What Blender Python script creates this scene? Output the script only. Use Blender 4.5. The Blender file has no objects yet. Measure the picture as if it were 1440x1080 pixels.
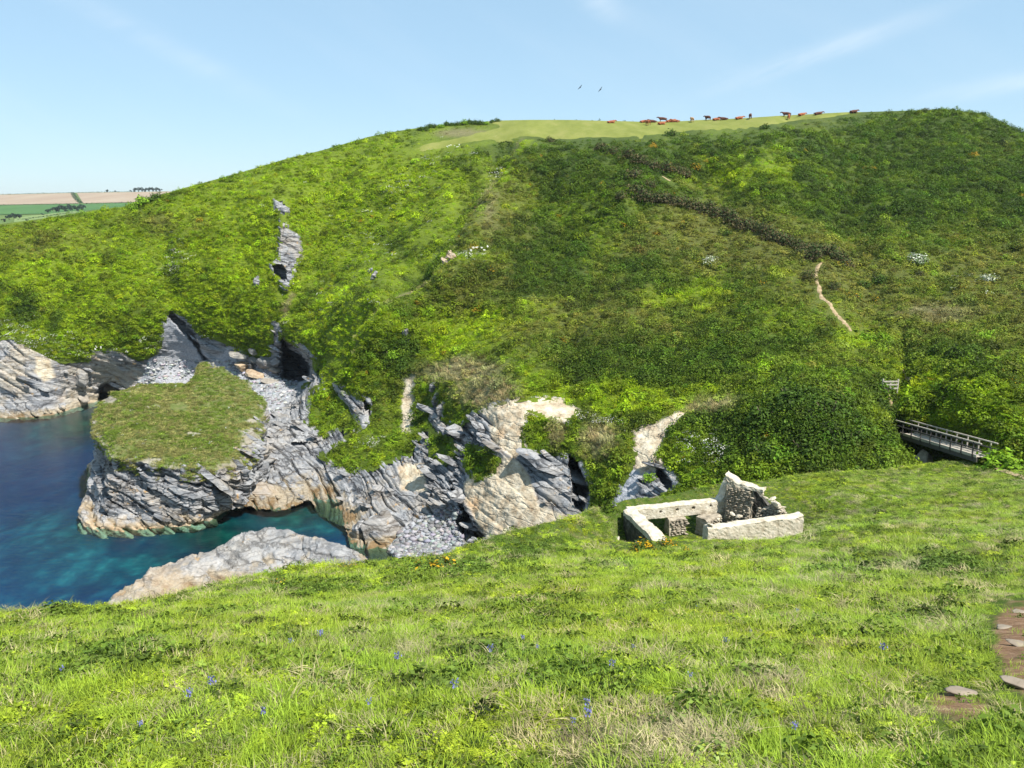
import bpy, bmesh, math, random
import numpy as np

# ---------------------------------------------------------------- camera, sky, sun, exposure
scene = bpy.context.scene
COL = scene.collection
W0, H0, FPX = 1440.0, 1080.0, 1121.0
PITCH = math.radians(12.1)
EYE = 35.0
cam_data = bpy.data.cameras.new("camera")
cam_data.sensor_width = 36.0
cam_data.lens = 36.0 * FPX / W0
cam_data.clip_start = 0.05
cam_data.clip_end = 9000.0
cam = bpy.data.objects.new("camera", cam_data)
COL.objects.link(cam)
cam.location = (0, 0, EYE)
cam.rotation_euler = (math.radians(90) - PITCH, 0, 0)
scene.camera = cam

SUN_EL = math.radians(55)
SUN_AZ = math.radians(132)          # clockwise from +Y
sun_dir = (math.sin(SUN_AZ) * math.cos(SUN_EL), math.cos(SUN_AZ) * math.cos(SUN_EL), math.sin(SUN_EL))
world = bpy.data.worlds.new("World")
scene.world = world
world.use_nodes = True
wn, wl = world.node_tree.nodes, world.node_tree.links
wn.clear()
w_out = wn.new("ShaderNodeOutputWorld")
w_bg = wn.new("ShaderNodeBackground")
w_bg.inputs["Strength"].default_value = 0.082
w_sky = wn.new("ShaderNodeTexSky")
w_sky.sky_type = 'NISHITA'
w_sky.sun_disc = False
w_sky.sun_elevation = SUN_EL
w_sky.sun_rotation = SUN_AZ
w_sky.altitude = 0.0
w_sky.air_density = 1.0
w_sky.dust_density = 0.0
w_sky.ozone_density = 2.5


def wmath(op, a, b=None, c=None):
    n = wn.new("ShaderNodeMath")
    n.operation = op
    for i, v in enumerate((a, b, c)):
        if v is None:
            continue
        if isinstance(v, (int, float)):
            n.inputs[i].default_value = v
        else:
            wl.new(v, n.inputs[i])
    return n.outputs[0]


w_tc = wn.new("ShaderNodeTexCoord")
w_sep = wn.new("ShaderNodeSeparateXYZ")
wl.new(w_tc.outputs["Generated"], w_sep.inputs[0])
w_az = wmath('ARCTAN2', w_sep.outputs[0], w_sep.outputs[1])
w_el = wmath('ARCSINE', w_sep.outputs[2])


def streak(az0, el0, slope, length, width, amount):
    da = wmath('SUBTRACT', w_az, az0)
    de = wmath('SUBTRACT', w_el, el0)
    along = wmath('ADD', da, wmath('MULTIPLY', de, slope))
    across = wmath('SUBTRACT', de, wmath('MULTIPLY', da, slope))
    a = wmath('POWER', wmath('DIVIDE', along, length), 2.0)
    b = wmath('POWER', wmath('DIVIDE', across, width), 2.0)
    e = wmath('EXPONENT', wmath('MULTIPLY', wmath('ADD', a, b), -1.0))
    return wmath('MULTIPLY', e, amount)


def cirrus_noise(scale_a, scale_e, shear, lo, hi, seed):
    comb = wn.new("ShaderNodeCombineXYZ")
    wl.new(wmath('MULTIPLY', w_az, scale_a), comb.inputs[0])
    wl.new(wmath('MULTIPLY', wmath('SUBTRACT', w_el, wmath('MULTIPLY', w_az, shear)), scale_e), comb.inputs[1])
    comb.inputs[2].default_value = seed
    n = wn.new("ShaderNodeTexNoise")
    n.inputs["Scale"].default_value = 1.0
    n.inputs["Detail"].default_value = 6.0
    n.inputs["Roughness"].default_value = 0.6
    wl.new(comb.outputs[0], n.inputs["Vector"])
    mr = wn.new("ShaderNodeMapRange")
    mr.inputs["From Min"].default_value = lo
    mr.inputs["From Max"].default_value = hi
    wl.new(n.outputs["Fac"], mr.inputs["Value"])
    return mr.outputs["Result"]


w_wisp = cirrus_noise(5.0, 26.0, 0.35, 0.35, 0.7, 3.0)
w_wisp2 = cirrus_noise(2.2, 9.0, -0.5, 0.48, 0.85, 9.0)
s1 = streak(0.335, 0.168, 0.28, 0.115, 0.010, 1.0)
s2 = streak(0.545, 0.130, 0.10, 0.10, 0.009, 0.8)
s3 = streak(0.10, 0.235, -0.6, 0.05, 0.016, 0.5)
s4 = streak(-0.42, 0.19, -0.45, 0.16, 0.012, 0.4)
w_st = wmath('ADD', wmath('ADD', s1, s2), wmath('ADD', s3, s4))
w_cl = wmath('ADD', wmath('MULTIPLY', w_st, wmath('ADD', wmath('MULTIPLY', w_wisp, 0.46), 0.05)), wmath('MULTIPLY', w_wisp2, 0.10))
w_cl = wmath('MINIMUM', w_cl, 0.8)
w_mix = wn.new("ShaderNodeMix")
w_mix.data_type = 'RGBA'
w_mix.inputs["B"].default_value = (7.6, 8.2, 8.6, 1)
w_veil = wn.new("ShaderNodeMix")
w_veil.data_type = 'RGBA'
w_veil.inputs["Factor"].default_value = 0.52
w_veil.inputs["B"].default_value = (3.9, 6.1, 7.7, 1)
wl.new(w_sky.outputs[0], w_veil.inputs["A"])
wl.new(w_cl, w_mix.inputs["Factor"])
wl.new(w_veil.outputs["Result"], w_mix.inputs["A"])
wl.new(w_mix.outputs["Result"], w_bg.inputs["Color"])
wl.new(w_bg.outputs[0], w_out.inputs[0])

sun_data = bpy.data.lights.new("sun", 'SUN')
sun_data.energy = 5.0
sun_data.angle = math.radians(0.5)
sun_data.color = (1.0, 0.95, 0.87)
sun = bpy.data.objects.new("sun", sun_data)
COL.objects.link(sun)
sun.location = (60, -40, 120)
from mathutils import Vector, Matrix
sun.rotation_euler = Vector(sun_dir).to_track_quat('Z', 'Y').to_euler()

vs = scene.view_settings
vs.view_transform = 'Standard'
vs.look = 'None'
vs.exposure = 0.78
vs.gamma = 1.0
vs.use_curve_mapping = False

cy = scene.cycles
cy.max_bounces = 6
cy.diffuse_bounces = 2
cy.glossy_bounces = 2
cy.transmission_bounces = 4
cy.transparent_max_bounces = 8
cy.volume_bounces = 0
cy.use_denoising = True

# ---------------------------------------------------------------- numeric helpers
rng = np.random.default_rng(11)
random.seed(5)
CP, SP = math.cos(PITCH), math.sin(PITCH)


def world_pt(px, py, d):
    """point seen at photo pixel (px, py) that lies d metres ahead (its own real distance)"""
    px, py, d = np.broadcast_arrays(np.asarray(px, float), np.asarray(py, float), np.asarray(d, float))
    u = (px - 720.0) / FPX
    v = (540.0 - py) / FPX
    t = d / (CP + v * SP)
    return np.stack([u * t, d, EYE + t * (-SP + v * CP)], -1)


def to_px(p):
    p = np.asarray(p, float)
    x, y, z = p[..., 0], p[..., 1], p[..., 2] - EYE
    f = y * CP - z * SP
    u = y * SP + z * CP
    return 720 + FPX * x / f, 540 - FPX * u / f


_perm = np.random.default_rng(3).permutation(256)
_perm = np.concatenate([_perm, _perm, _perm])
_grad = np.random.default_rng(4).normal(size=(256, 3))
_grad /= np.linalg.norm(_grad, axis=1, keepdims=True)


def perlin(p):
    p = np.asarray(p, float)
    i = np.floor(p).astype(int)
    f = p - i
    i &= 255
    u = f * f * f * (f * (f * 6 - 15) + 10)
    out = 0
    for dx in (0, 1):
        wx = u[:, 0] if dx else 1 - u[:, 0]
        for dy in (0, 1):
            wy = u[:, 1] if dy else 1 - u[:, 1]
            for dz in (0, 1):
                wz = u[:, 2] if dz else 1 - u[:, 2]
                h = _perm[_perm[_perm[(i[:, 0] + dx) & 255] + ((i[:, 1] + dy) & 255)] + ((i[:, 2] + dz) & 255)]
                g = _grad[h]
                out = out + wx * wy * wz * (g[:, 0] * (f[:, 0] - dx) + g[:, 1] * (f[:, 1] - dy) + g[:, 2] * (f[:, 2] - dz))
    return out * 1.5


def fbm(p, scale, octaves=4, gain=0.5):
    p = np.asarray(p, float) * scale
    a, s, out = 1.0, 0.0, 0
    for k in range(octaves):
        out = out + a * perlin(p + 17.3 * k)
        s += a
        a *= gain
        p = p * 2.03
    return out / s


def hash01(*ints):
    h = np.zeros(np.shape(ints[0]), dtype=np.int64) + 7919
    for k, a in enumerate(ints):
        h = _perm[(h + np.asarray(a, np.int64) * (31 + 2 * k)) & 255] * 7 + 13 * k + (np.asarray(a, np.int64) & 1023)
    return (_perm[h & 255] + _perm[(h * 5 + 3) & 255] / 256.0) / 256.0


class TPS:
    def __init__(self, pts, vals, lam=1e-4):
        self.c = np.asarray(pts, float)
        self.m = self.c.mean(0)
        self.s = self.c.std()
        c = (self.c - self.m) / self.s
        n = len(c)
        K = self._k(np.linalg.norm(c[:, None] - c[None], axis=-1)) + lam * np.eye(n)
        P = np.c_[np.ones(n), c]
        A = np.block([[K, P], [P.T, np.zeros((3, 3))]])
        self.w = np.linalg.solve(A, np.r_[vals, 0, 0, 0])
        self.cn = c

    @staticmethod
    def _k(r):
        return np.where(r > 1e-9, r * r * np.log(np.maximum(r, 1e-9)), 0.0)

    def __call__(self, q):
        q = (np.asarray(q, float) - self.m) / self.s
        out = np.empty(len(q))
        for a in range(0, len(q), 20000):
            b = q[a:a + 20000]
            r2 = ((b[:, None] - self.cn[None]) ** 2).sum(-1)
            k = np.where(r2 > 1e-18, 0.5 * r2 * np.log(np.maximum(r2, 1e-18)), 0.0)
            out[a:a + 20000] = k @ self.w[:-3] + self.w[-3] + b @ self.w[-2:]
        return out


def poly_sd(px, py, poly):
    """signed distance in the plane of the map (positive inside)"""
    P = np.asarray(poly, float)
    Q = np.roll(P, -1, 0)
    inside = np.zeros(px.shape, bool)
    d2 = np.full(px.shape, 1e18)
    for (ax, ay), (bx, by) in zip(P, Q):
        ex, ey = bx - ax, by - ay
        t = np.clip(((px - ax) * ex + (py - ay) * ey) / (ex * ex + ey * ey + 1e-9), 0, 1)
        d2 = np.minimum(d2, (px - ax - t * ex) ** 2 + (py - ay - t * ey) ** 2)
        c = (ay > py) != (by > py)
        with np.errstate(divide='ignore', invalid='ignore'):
            xi = ax + (py - ay) / (by - ay + 1e-12) * ex
        inside ^= c & (px < xi)
    d = np.sqrt(d2)
    return np.where(inside, d, -d)


def line_d(px, py, pts):
    d2 = np.full(px.shape, 1e18)
    for (ax, ay), (bx, by) in zip(pts[:-1], pts[1:]):
        ex, ey = bx - ax, by - ay
        t = np.clip(((px - ax) * ex + (py - ay) * ey) / (ex * ex + ey * ey + 1e-9), 0, 1)
        d2 = np.minimum(d2, (px - ax - t * ex) ** 2 + (py - ay - t * ey) ** 2)
    return np.sqrt(d2)


def sstep(x, a, b):
    t = np.clip((x - a) / (b - a), 0, 1)
    return t * t * (3 - 2 * t)


# ---------------------------------------------------------------- object helpers
def mesh_obj(name, verts, faces, mat=None, parent=None, smooth=False, attrs=None, link=True):
    me = bpy.data.meshes.new(name)
    verts = np.asarray(verts, np.float32)
    if isinstance(faces, np.ndarray) and faces.ndim == 2:
        k = faces.shape[1]
        me.vertices.add(len(verts))
        me.vertices.foreach_set("co", verts.ravel())
        me.loops.add(faces.size)
        me.loops.foreach_set("vertex_index", faces.ravel().astype(np.int32))
        me.polygons.add(len(faces))
        me.polygons.foreach_set("loop_start", np.arange(0, faces.size, k, dtype=np.int32))
        me.update(calc_edges=True)
    else:
        me.from_pydata([tuple(map(float, v)) for v in verts], [], [tuple(int(i) for i in f) for f in faces])
        me.update()
    if smooth:
        me.polygons.foreach_set("use_smooth", np.ones(len(me.polygons), bool))
    for key, val in (attrs or {}).items():
        val = np.asarray(val, np.float32)
        if val.ndim == 1:
            a = me.attributes.new(key, 'FLOAT', 'POINT')
            a.data.foreach_set("value", val)
        else:
            a = me.attributes.new(key, 'FLOAT_COLOR', 'POINT')
            if val.shape[1] == 3:
                val = np.c_[val, np.ones(len(val), np.float32)]
            a.data.foreach_set("color", val.astype(np.float32).ravel())
    if mat is not None:
        me.materials.append(mat)
    o = bpy.data.objects.new(name, me)
    if link:
        COL.objects.link(o)
    if parent is not None:
        o.parent = parent
    return o


def tag(o, label=None, cat=None, group=None, kind=None):
    if label:
        o["label"] = label
    if cat:
        o["category"] = cat
    if group:
        o["group"] = group
    if kind:
        o["kind"] = kind
    return o


def thing(name, label, cat, loc=(0, 0, 0), rz=0.0, group=None):
    o = bpy.data.objects.new(name, None)
    o.empty_display_size = 0.2
    COL.objects.link(o)
    o.location = tuple(float(v) for v in loc)
    o.rotation_euler = (0, 0, rz)
    return tag(o, label, cat, group)


def copy_tree(o, parent=None):
    c = o.copy()
    COL.objects.link(c)
    c.parent = parent
    for ch in list(o.children):
        copy_tree(ch, c)
    return c


def grid_faces(nr, nc, keep=None):
    i = np.arange(nr * nc).reshape(nr, nc)
    f = np.stack([i[:-1, :-1], i[:-1, 1:], i[1:, 1:], i[1:, :-1]], -1).reshape(-1, 4)
    if keep is not None:
        f = f[keep.reshape(-1)]
    return f


def compact(verts, faces, attrs):
    used = np.unique(faces)
    m = np.zeros(len(verts), np.int64)
    m[used] = np.arange(len(used))
    return verts[used], m[faces], {k: v[used] for k, v in attrs.items()}


def grid_normals(P):
    du = np.gradient(P, axis=1)
    dv = np.gradient(P, axis=0)
    n = np.cross(du, dv)
    n /= np.linalg.norm(n, axis=-1, keepdims=True) + 1e-9
    return n


# ---------------------------------------------------------------- node material helpers
class NT:
    def __init__(self, name):
        self.m = bpy.data.materials.new(name)
        self.m.use_nodes = True
        self.n, self.l = self.m.node_tree.nodes, self.m.node_tree.links
        self.n.clear()
        self.out = self.n.new("ShaderNodeOutputMaterial")

    def set(self, sock, v):
        if v is None:
            return
        if isinstance(v, bpy.types.NodeSocket):
            self.l.new(v, sock)
        elif isinstance(v, tuple) and len(v) == 3 and sock.type == 'RGBA':
            sock.default_value = (*v, 1)
        else:
            sock.default_value = v

    def attr(self, name, kind='GEOMETRY', out="Color"):
        a = self.n.new("ShaderNodeAttribute")
        a.attribute_type = kind
        a.attribute_name = name
        return a.outputs[out]

    def pos(self):
        return self.n.new("ShaderNodeNewGeometry").outputs["Position"]

    def objpos(self):
        return self.n.new("ShaderNodeTexCoord").outputs["Object"]

    def noise(self, vec, scale, detail=4.0, rough=0.55, dist=0.0, out="Fac"):
        n = self.n.new("ShaderNodeTexNoise")
        self.set(n.inputs["Vector"], vec)
        n.inputs["Scale"].default_value = scale
        n.inputs["Detail"].default_value = detail
        n.inputs["Roughness"].default_value = rough
        n.inputs["Distortion"].default_value = dist
        return n.outputs[out]

    def voronoi(self, vec, scale, feature='F1', out="Distance"):
        n = self.n.new("ShaderNodeTexVoronoi")
        n.feature = feature
        self.set(n.inputs["Vector"], vec)
        n.inputs["Scale"].default_value = scale
        return n.outputs[out]

    def mapping(self, vec, rot=(0, 0, 0), scale=(1, 1, 1)):
        n = self.n.new("ShaderNodeMapping")
        self.set(n.inputs["Vector"], vec)
        n.inputs["Rotation"].default_value = rot
        n.inputs["Scale"].default_value = scale
        return n.outputs[0]

    def rng(self, v, a, b, c=0.0, d=1.0):
        n = self.n.new("ShaderNodeMapRange")
        self.set(n.inputs["Value"], v)
        n.inputs["From Min"].default_value = a
        n.inputs["From Max"].default_value = b
        n.inputs["To Min"].default_value = c
        n.inputs["To Max"].default_value = d
        return n.outputs["Result"]

    def math(self, op, a, b=None):
        n = self.n.new("ShaderNodeMath")
        n.operation = op
        self.set(n.inputs[0], a)
        if b is not None:
            self.set(n.inputs[1], b)
        return n.outputs[0]

    def mix(self, fac, a, b, blend='MIX'):
        n = self.n.new("ShaderNodeMix")
        n.data_type = 'RGBA'
        n.blend_type = blend
        self.set(n.inputs["Factor"], fac)
        self.set(n.inputs["A"], a if not isinstance(a, tuple) else (*a, 1))
        self.set(n.inputs["B"], b if not isinstance(b, tuple) else (*b, 1))
        return n.outputs["Result"]

    def ramp(self, fac, stops):
        n = self.n.new("ShaderNodeValToRGB")
        self.set(n.inputs[0], fac)
        el = n.color_ramp.elements
        while len(el) < len(stops):
            el.new(0.5)
        for e, (p, c) in zip(el, stops):
            e.position = p
            e.color = (*c, 1)
        return n.outputs["Color"]

    def sep(self, vec):
        n = self.n.new("ShaderNodeSeparateXYZ")
        self.set(n.inputs[0], vec)
        return n.outputs

    def bump(self, h, strength=0.5, dist=0.1):
        n = self.n.new("ShaderNodeBump")
        self.set(n.inputs["Height"], h)
        n.inputs["Strength"].default_value = strength
        n.inputs["Distance"].default_value = dist
        return n.outputs[0]

    def principled(self, color, rough=0.8, spec=0.3, normal=None):
        n = self.n.new("ShaderNodeBsdfPrincipled")
        self.set(n.inputs["Base Color"], color)
        self.set(n.inputs["Roughness"], rough)
        n.inputs["Specular IOR Level"].default_value = spec
        if normal is not None:
            self.l.new(normal, n.inputs["Normal"])
        return n.outputs[0]

    def surface(self, s):
        self.l.new(s, self.out.inputs[0])
        return self.m

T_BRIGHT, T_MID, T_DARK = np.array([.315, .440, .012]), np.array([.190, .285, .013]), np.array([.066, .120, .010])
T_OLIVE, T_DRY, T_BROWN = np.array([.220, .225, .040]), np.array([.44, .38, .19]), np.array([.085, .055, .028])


def blobs(px, py, L):
    w = np.zeros(px.shape)
    for x, y, rx, ry in L:
        w = np.maximum(w, np.exp(-(((px - x) / rx) ** 2 + ((py - y) / ry) ** 2)))
    return w


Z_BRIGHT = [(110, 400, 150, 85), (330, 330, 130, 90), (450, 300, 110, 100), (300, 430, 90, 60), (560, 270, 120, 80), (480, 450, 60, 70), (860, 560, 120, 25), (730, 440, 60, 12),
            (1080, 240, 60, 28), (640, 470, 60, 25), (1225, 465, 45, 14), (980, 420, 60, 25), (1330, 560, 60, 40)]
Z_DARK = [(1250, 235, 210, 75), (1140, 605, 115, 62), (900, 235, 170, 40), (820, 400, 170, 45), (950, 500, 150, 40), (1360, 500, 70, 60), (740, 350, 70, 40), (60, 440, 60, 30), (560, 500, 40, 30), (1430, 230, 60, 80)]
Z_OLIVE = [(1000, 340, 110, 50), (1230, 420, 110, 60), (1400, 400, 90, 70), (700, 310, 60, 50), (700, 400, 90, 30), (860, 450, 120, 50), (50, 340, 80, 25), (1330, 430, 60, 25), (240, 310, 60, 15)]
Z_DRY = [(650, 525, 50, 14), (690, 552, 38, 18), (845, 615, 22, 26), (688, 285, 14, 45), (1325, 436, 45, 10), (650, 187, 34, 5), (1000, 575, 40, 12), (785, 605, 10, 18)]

SPUR = [(735, 197), (712, 222), (692, 258), (664, 298), (640, 332), (612, 378), (596, 392)]
TRODDEN = [[(596, 392), (560, 408), (530, 424), (512, 446), (500, 470), (492, 500)], [(412, 412), (402, 430), (398, 455)], [(690, 240), (664, 290)]]
HEDGELINE = [(893, 272), (940, 284), (988, 299), (1036, 311), (1080, 328), (1122, 347), (1150, 360), (1180, 374)]


def veg_weights(pt, hx, hy):
    big = fbm(pt, 0.05, 4, 0.6)
    med = fbm(pt + 90, 0.18, 5, 0.65)
    wB = blobs(hx, hy, Z_BRIGHT) * 1.25 + 0.10
    wD = blobs(hx, hy, Z_DARK) * 1.0 + 0.15
    wO = blobs(hx, hy, Z_OLIVE) * 0.9 + 0.13
    wY = blobs(hx, hy, Z_DRY) * 1.7
    ds = line_d(hx, hy, SPUR)
    wY = wY + 0.9 * np.exp(-(ds / 4.0) ** 2) * (0.6 + med)
    for L_ in TRODDEN:
        wY = wY + 1.3 * np.exp(-(line_d(hx, hy, L_) / 2.6) ** 2)
    left = np.interp(hy, [p[1] for p in SPUR], [p[0] for p in SPUR])
    wD = wD + 0.5 * np.exp(-((hx - left + 26) / 16) ** 2) * ((hy > 196) & (hy < 392)) * (0.7 + med)  # shaded flank of the spur, painted with darker plant colours
    wB = wB + 1.0 * np.exp(-((hx - left - 9) / 7) ** 2) * ((hy > 196) & (hy < 300))
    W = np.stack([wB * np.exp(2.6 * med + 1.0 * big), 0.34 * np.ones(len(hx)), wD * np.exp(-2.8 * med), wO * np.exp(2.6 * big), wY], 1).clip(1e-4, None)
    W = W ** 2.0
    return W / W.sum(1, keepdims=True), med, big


# ---------------------------------------------------------------- terrain material
BED_N = np.array([0.50, 0.10, 0.86])
BED_N /= np.linalg.norm(BED_N)
_bq = Vector(BED_N).rotation_difference(Vector((0, 0, 1))).to_euler()
BED_EUL = tuple(_bq)


def rock_color(t, pos):
    bed = t.mapping(pos, rot=BED_EUL, scale=(0.16, 0.16, 1.5))
    n1 = t.noise(bed, 1.0, 7, 0.65, 0.4)
    n2 = t.noise(pos, 0.22, 4, 0.6)
    n3 = t.noise(pos, 2.3, 5, 0.7)
    c = t.ramp(n1, [(0.28, (0.05, 0.053, 0.06)), (0.38, (0.15, 0.155, 0.165)), (0.50, (0.31, 0.315, 0.325)),
                    (0.66, (0.42, 0.41, 0.395)), (0.8, (0.52, 0.49, 0.44))])
    c = t.mix(t.rng(n2, 0.5, 0.66, 0.0, 0.6), c, (0.36, 0.30, 0.22))
    c = t.mix(t.rng(n3, 0.3, 0.7, 0.0, 0.45), c, (0.10, 0.105, 0.115))
    cr = t.n.new("ShaderNodeVectorMath")
    cr.operation = 'ADD'
    t.l.new(t.mapping(pos, rot=BED_EUL, scale=(0.12, 0.12, 0.95)), cr.inputs[0])
    dsc = t.n.new("ShaderNodeVectorMath")
    dsc.operation = 'SCALE'
    t.l.new(t.noise(pos, 0.6, 4, 0.6, out="Color"), dsc.inputs[0])
    dsc.inputs["Scale"].default_value = 0.55
    t.l.new(dsc.outputs[0], cr.inputs[1])
    crack = t.voronoi(cr.outputs[0], 1.0, 'DISTANCE_TO_EDGE')
    crack2 = t.voronoi(cr.outputs[0], 2.7, 'DISTANCE_TO_EDGE')
    ck = t.math('MAXIMUM', t.rng(crack, 0.06, 0.0, 0.0, 0.85), t.rng(crack2, 0.05, 0.0, 0.0, 0.4))
    c = t.mix(ck, c, (0.02, 0.02, 0.022))
    lich = t.math('MULTIPLY', t.rng(t.noise(pos, 0.9, 5, 0.7), 0.60, 0.68), t.rng(n2, 0.40, 0.55))
    c = t.mix(t.math('MULTIPLY', lich, 0.75), c, (0.42, 0.24, 0.06))
    # tidal zone, as it grows on the rock: barnacle tan, brown weed at the water
    z = t.sep(pos)[2]
    zz = t.math('ADD', z, t.rng(t.noise(pos, 0.45, 4, 0.6), 0.2, 0.8, -1.1, 1.1))
    c = t.mix(t.rng(zz, 1.1, 0.6, 0.0, 0.8), c, t.mix(t.rng(n3, 0.4, 0.6), (0.36, 0.29, 0.19), (0.20, 0.16, 0.10)))
    c = t.mix(t.rng(zz, 0.35, 0.0, 0.0, 0.8), c, (0.16, 0.095, 0.035))
    c = t.mix(t.rng(z, 0.05, -0.5, 0.0, 0.9), c, (0.022, 0.026, 0.012))
    return c, t.math('SUBTRACT', n1, t.math('MULTIPLY', ck, 0.8)), n3


def make_terrain_mat(name):
    t = NT(name)
    pos = t.pos()
    c, n1, n3 = rock_color(t, pos)
    nz = t.noise(pos, 1.2, 5, 0.65)
    tanc = t.ramp(t.noise(pos, 0.8, 6, 0.7), [(0.3, (0.22, 0.16, 0.10)), (0.45, (0.40, 0.33, 0.23)), (0.6, (0.52, 0.46, 0.35)), (0.75, (0.60, 0.56, 0.47))])
    tanc = t.mix(t.rng(t.noise(pos, 0.33, 4, 0.6), 0.58, 0.7, 0, 0.6), tanc, (0.42, 0.25, 0.12))
    c = t.mix(t.attr("tan", out="Fac"), c, tanc)
    palec = t.ramp(t.noise(pos, 3.5, 6, 0.8), [(0.3, (0.16, 0.17, 0.19)), (0.5, (0.30, 0.31, 0.335)), (0.68, (0.44, 0.44, 0.45))])
    c = t.mix(t.attr("pale", out="Fac"), c, palec)
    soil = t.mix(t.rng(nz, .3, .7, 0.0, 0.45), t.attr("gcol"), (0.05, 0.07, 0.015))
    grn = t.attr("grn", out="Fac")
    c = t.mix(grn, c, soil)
    h = t.math('ADD', t.math('MULTIPLY', n1, 1.0), t.math('MULTIPLY', n3, 0.5))
    return t.surface(t.principled(c, 0.85, 0.25, t.bump(h, 0.55, 0.30)))


M_TERRAIN = make_terrain_mat("terrain")


def strata(P, big=0.8, small=0.28, groove=0.45, th1=1.35, th2=0.42, jl=1.0):
    """slate ledges: height offset of points P along the surface normal"""
    n = BED_N
    t1 = np.cross(n, [0, 1, 0]); t1 /= np.linalg.norm(t1)
    t2 = np.cross(n, t1)
    warp = fbm(P, 0.06, 3) * 1.2 + fbm(P, 0.35, 3) * 0.22
    s = P @ n + warp
    a = P @ t1 + fbm(P + 40, 0.2, 2) * 1.5
    b = P @ t2
    out = np.zeros(len(P))
    for th, amp, ln, sd in ((th1, big, 8.5, 1), (th2, small, 3.2, 2)):
        q = s / th + 0.35 * perlin(P * 0.13 + sd * 9)
        L = np.floor(q)
        f = q - L
        off = hash01(L, 0 * L, 0 * L + sd)
        ln = ln * jl
        ja = np.floor(a / ln + off * 7)
        jb = np.floor(b / (ln * 0.8) + off * 5)
        h = hash01(L, ja, jb + sd * 50) - 0.5
        hL = off - 0.5
        out += amp * (0.55 * h + 0.45 * hL) * 1.6
        out += amp * 0.30 * (f - 0.5)
        crack = hash01(L, ja, jb + 77) > 0.35
        out -= groove * (th / th1) * np.exp(-(np.minimum(f, 1 - f) / 0.085) ** 2) * crack
        fa = a / ln + off * 7 - ja
        out -= 0.5 * groove * (th / th1) * np.exp(-(np.minimum(fa, 1 - fa) / 0.035) ** 2) * (hash01(L, ja, jb + 5) > 0.5)
    return out


# ---------------------------------------------------------------- far side of the cove: depth survey
def sea_depth(py, z=0.0):
    v = (540.0 - np.asarray(py, float)) / FPX
    return (z - EYE) / ((-SP + v * CP) / (CP + v * SP))


CREST = [(-400, 352), (-250, 346), (-100, 330), (0, 317), (60, 309), (130, 297), (178, 291), (205, 281), (260, 264), (330, 245), (400, 224),
         (450, 212), (520, 192), (560, 184), (600, 178), (650, 173), (700, 170), (780, 169), (900, 172), (960, 171), (1040, 167), (1110, 163),
         (1200, 158), (1290, 155), (1340, 154), (1380, 160), (1410, 172), (1440, 187), (1520, 215), (1650, 250), (1800, 280)]
BOTTOM = [(-400, 592), (0, 592), (75, 586), (112, 575), (140, 569), (165, 566), (290, 572), (330, 600), (344, 712), (400, 716), (436, 704), (450, 722),
          (486, 740), (492, 766), (540, 796), (600, 806), (660, 800), (720, 785), (800, 768), (880, 748), (1000, 716), (1100, 700), (1250, 680), (1330, 668),
          (1440, 662), (1800, 650)]
crest_f = lambda x: np.interp(x, *zip(*CREST))
bottom_f = lambda x: np.interp(x, *zip(*BOTTOM))

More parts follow.
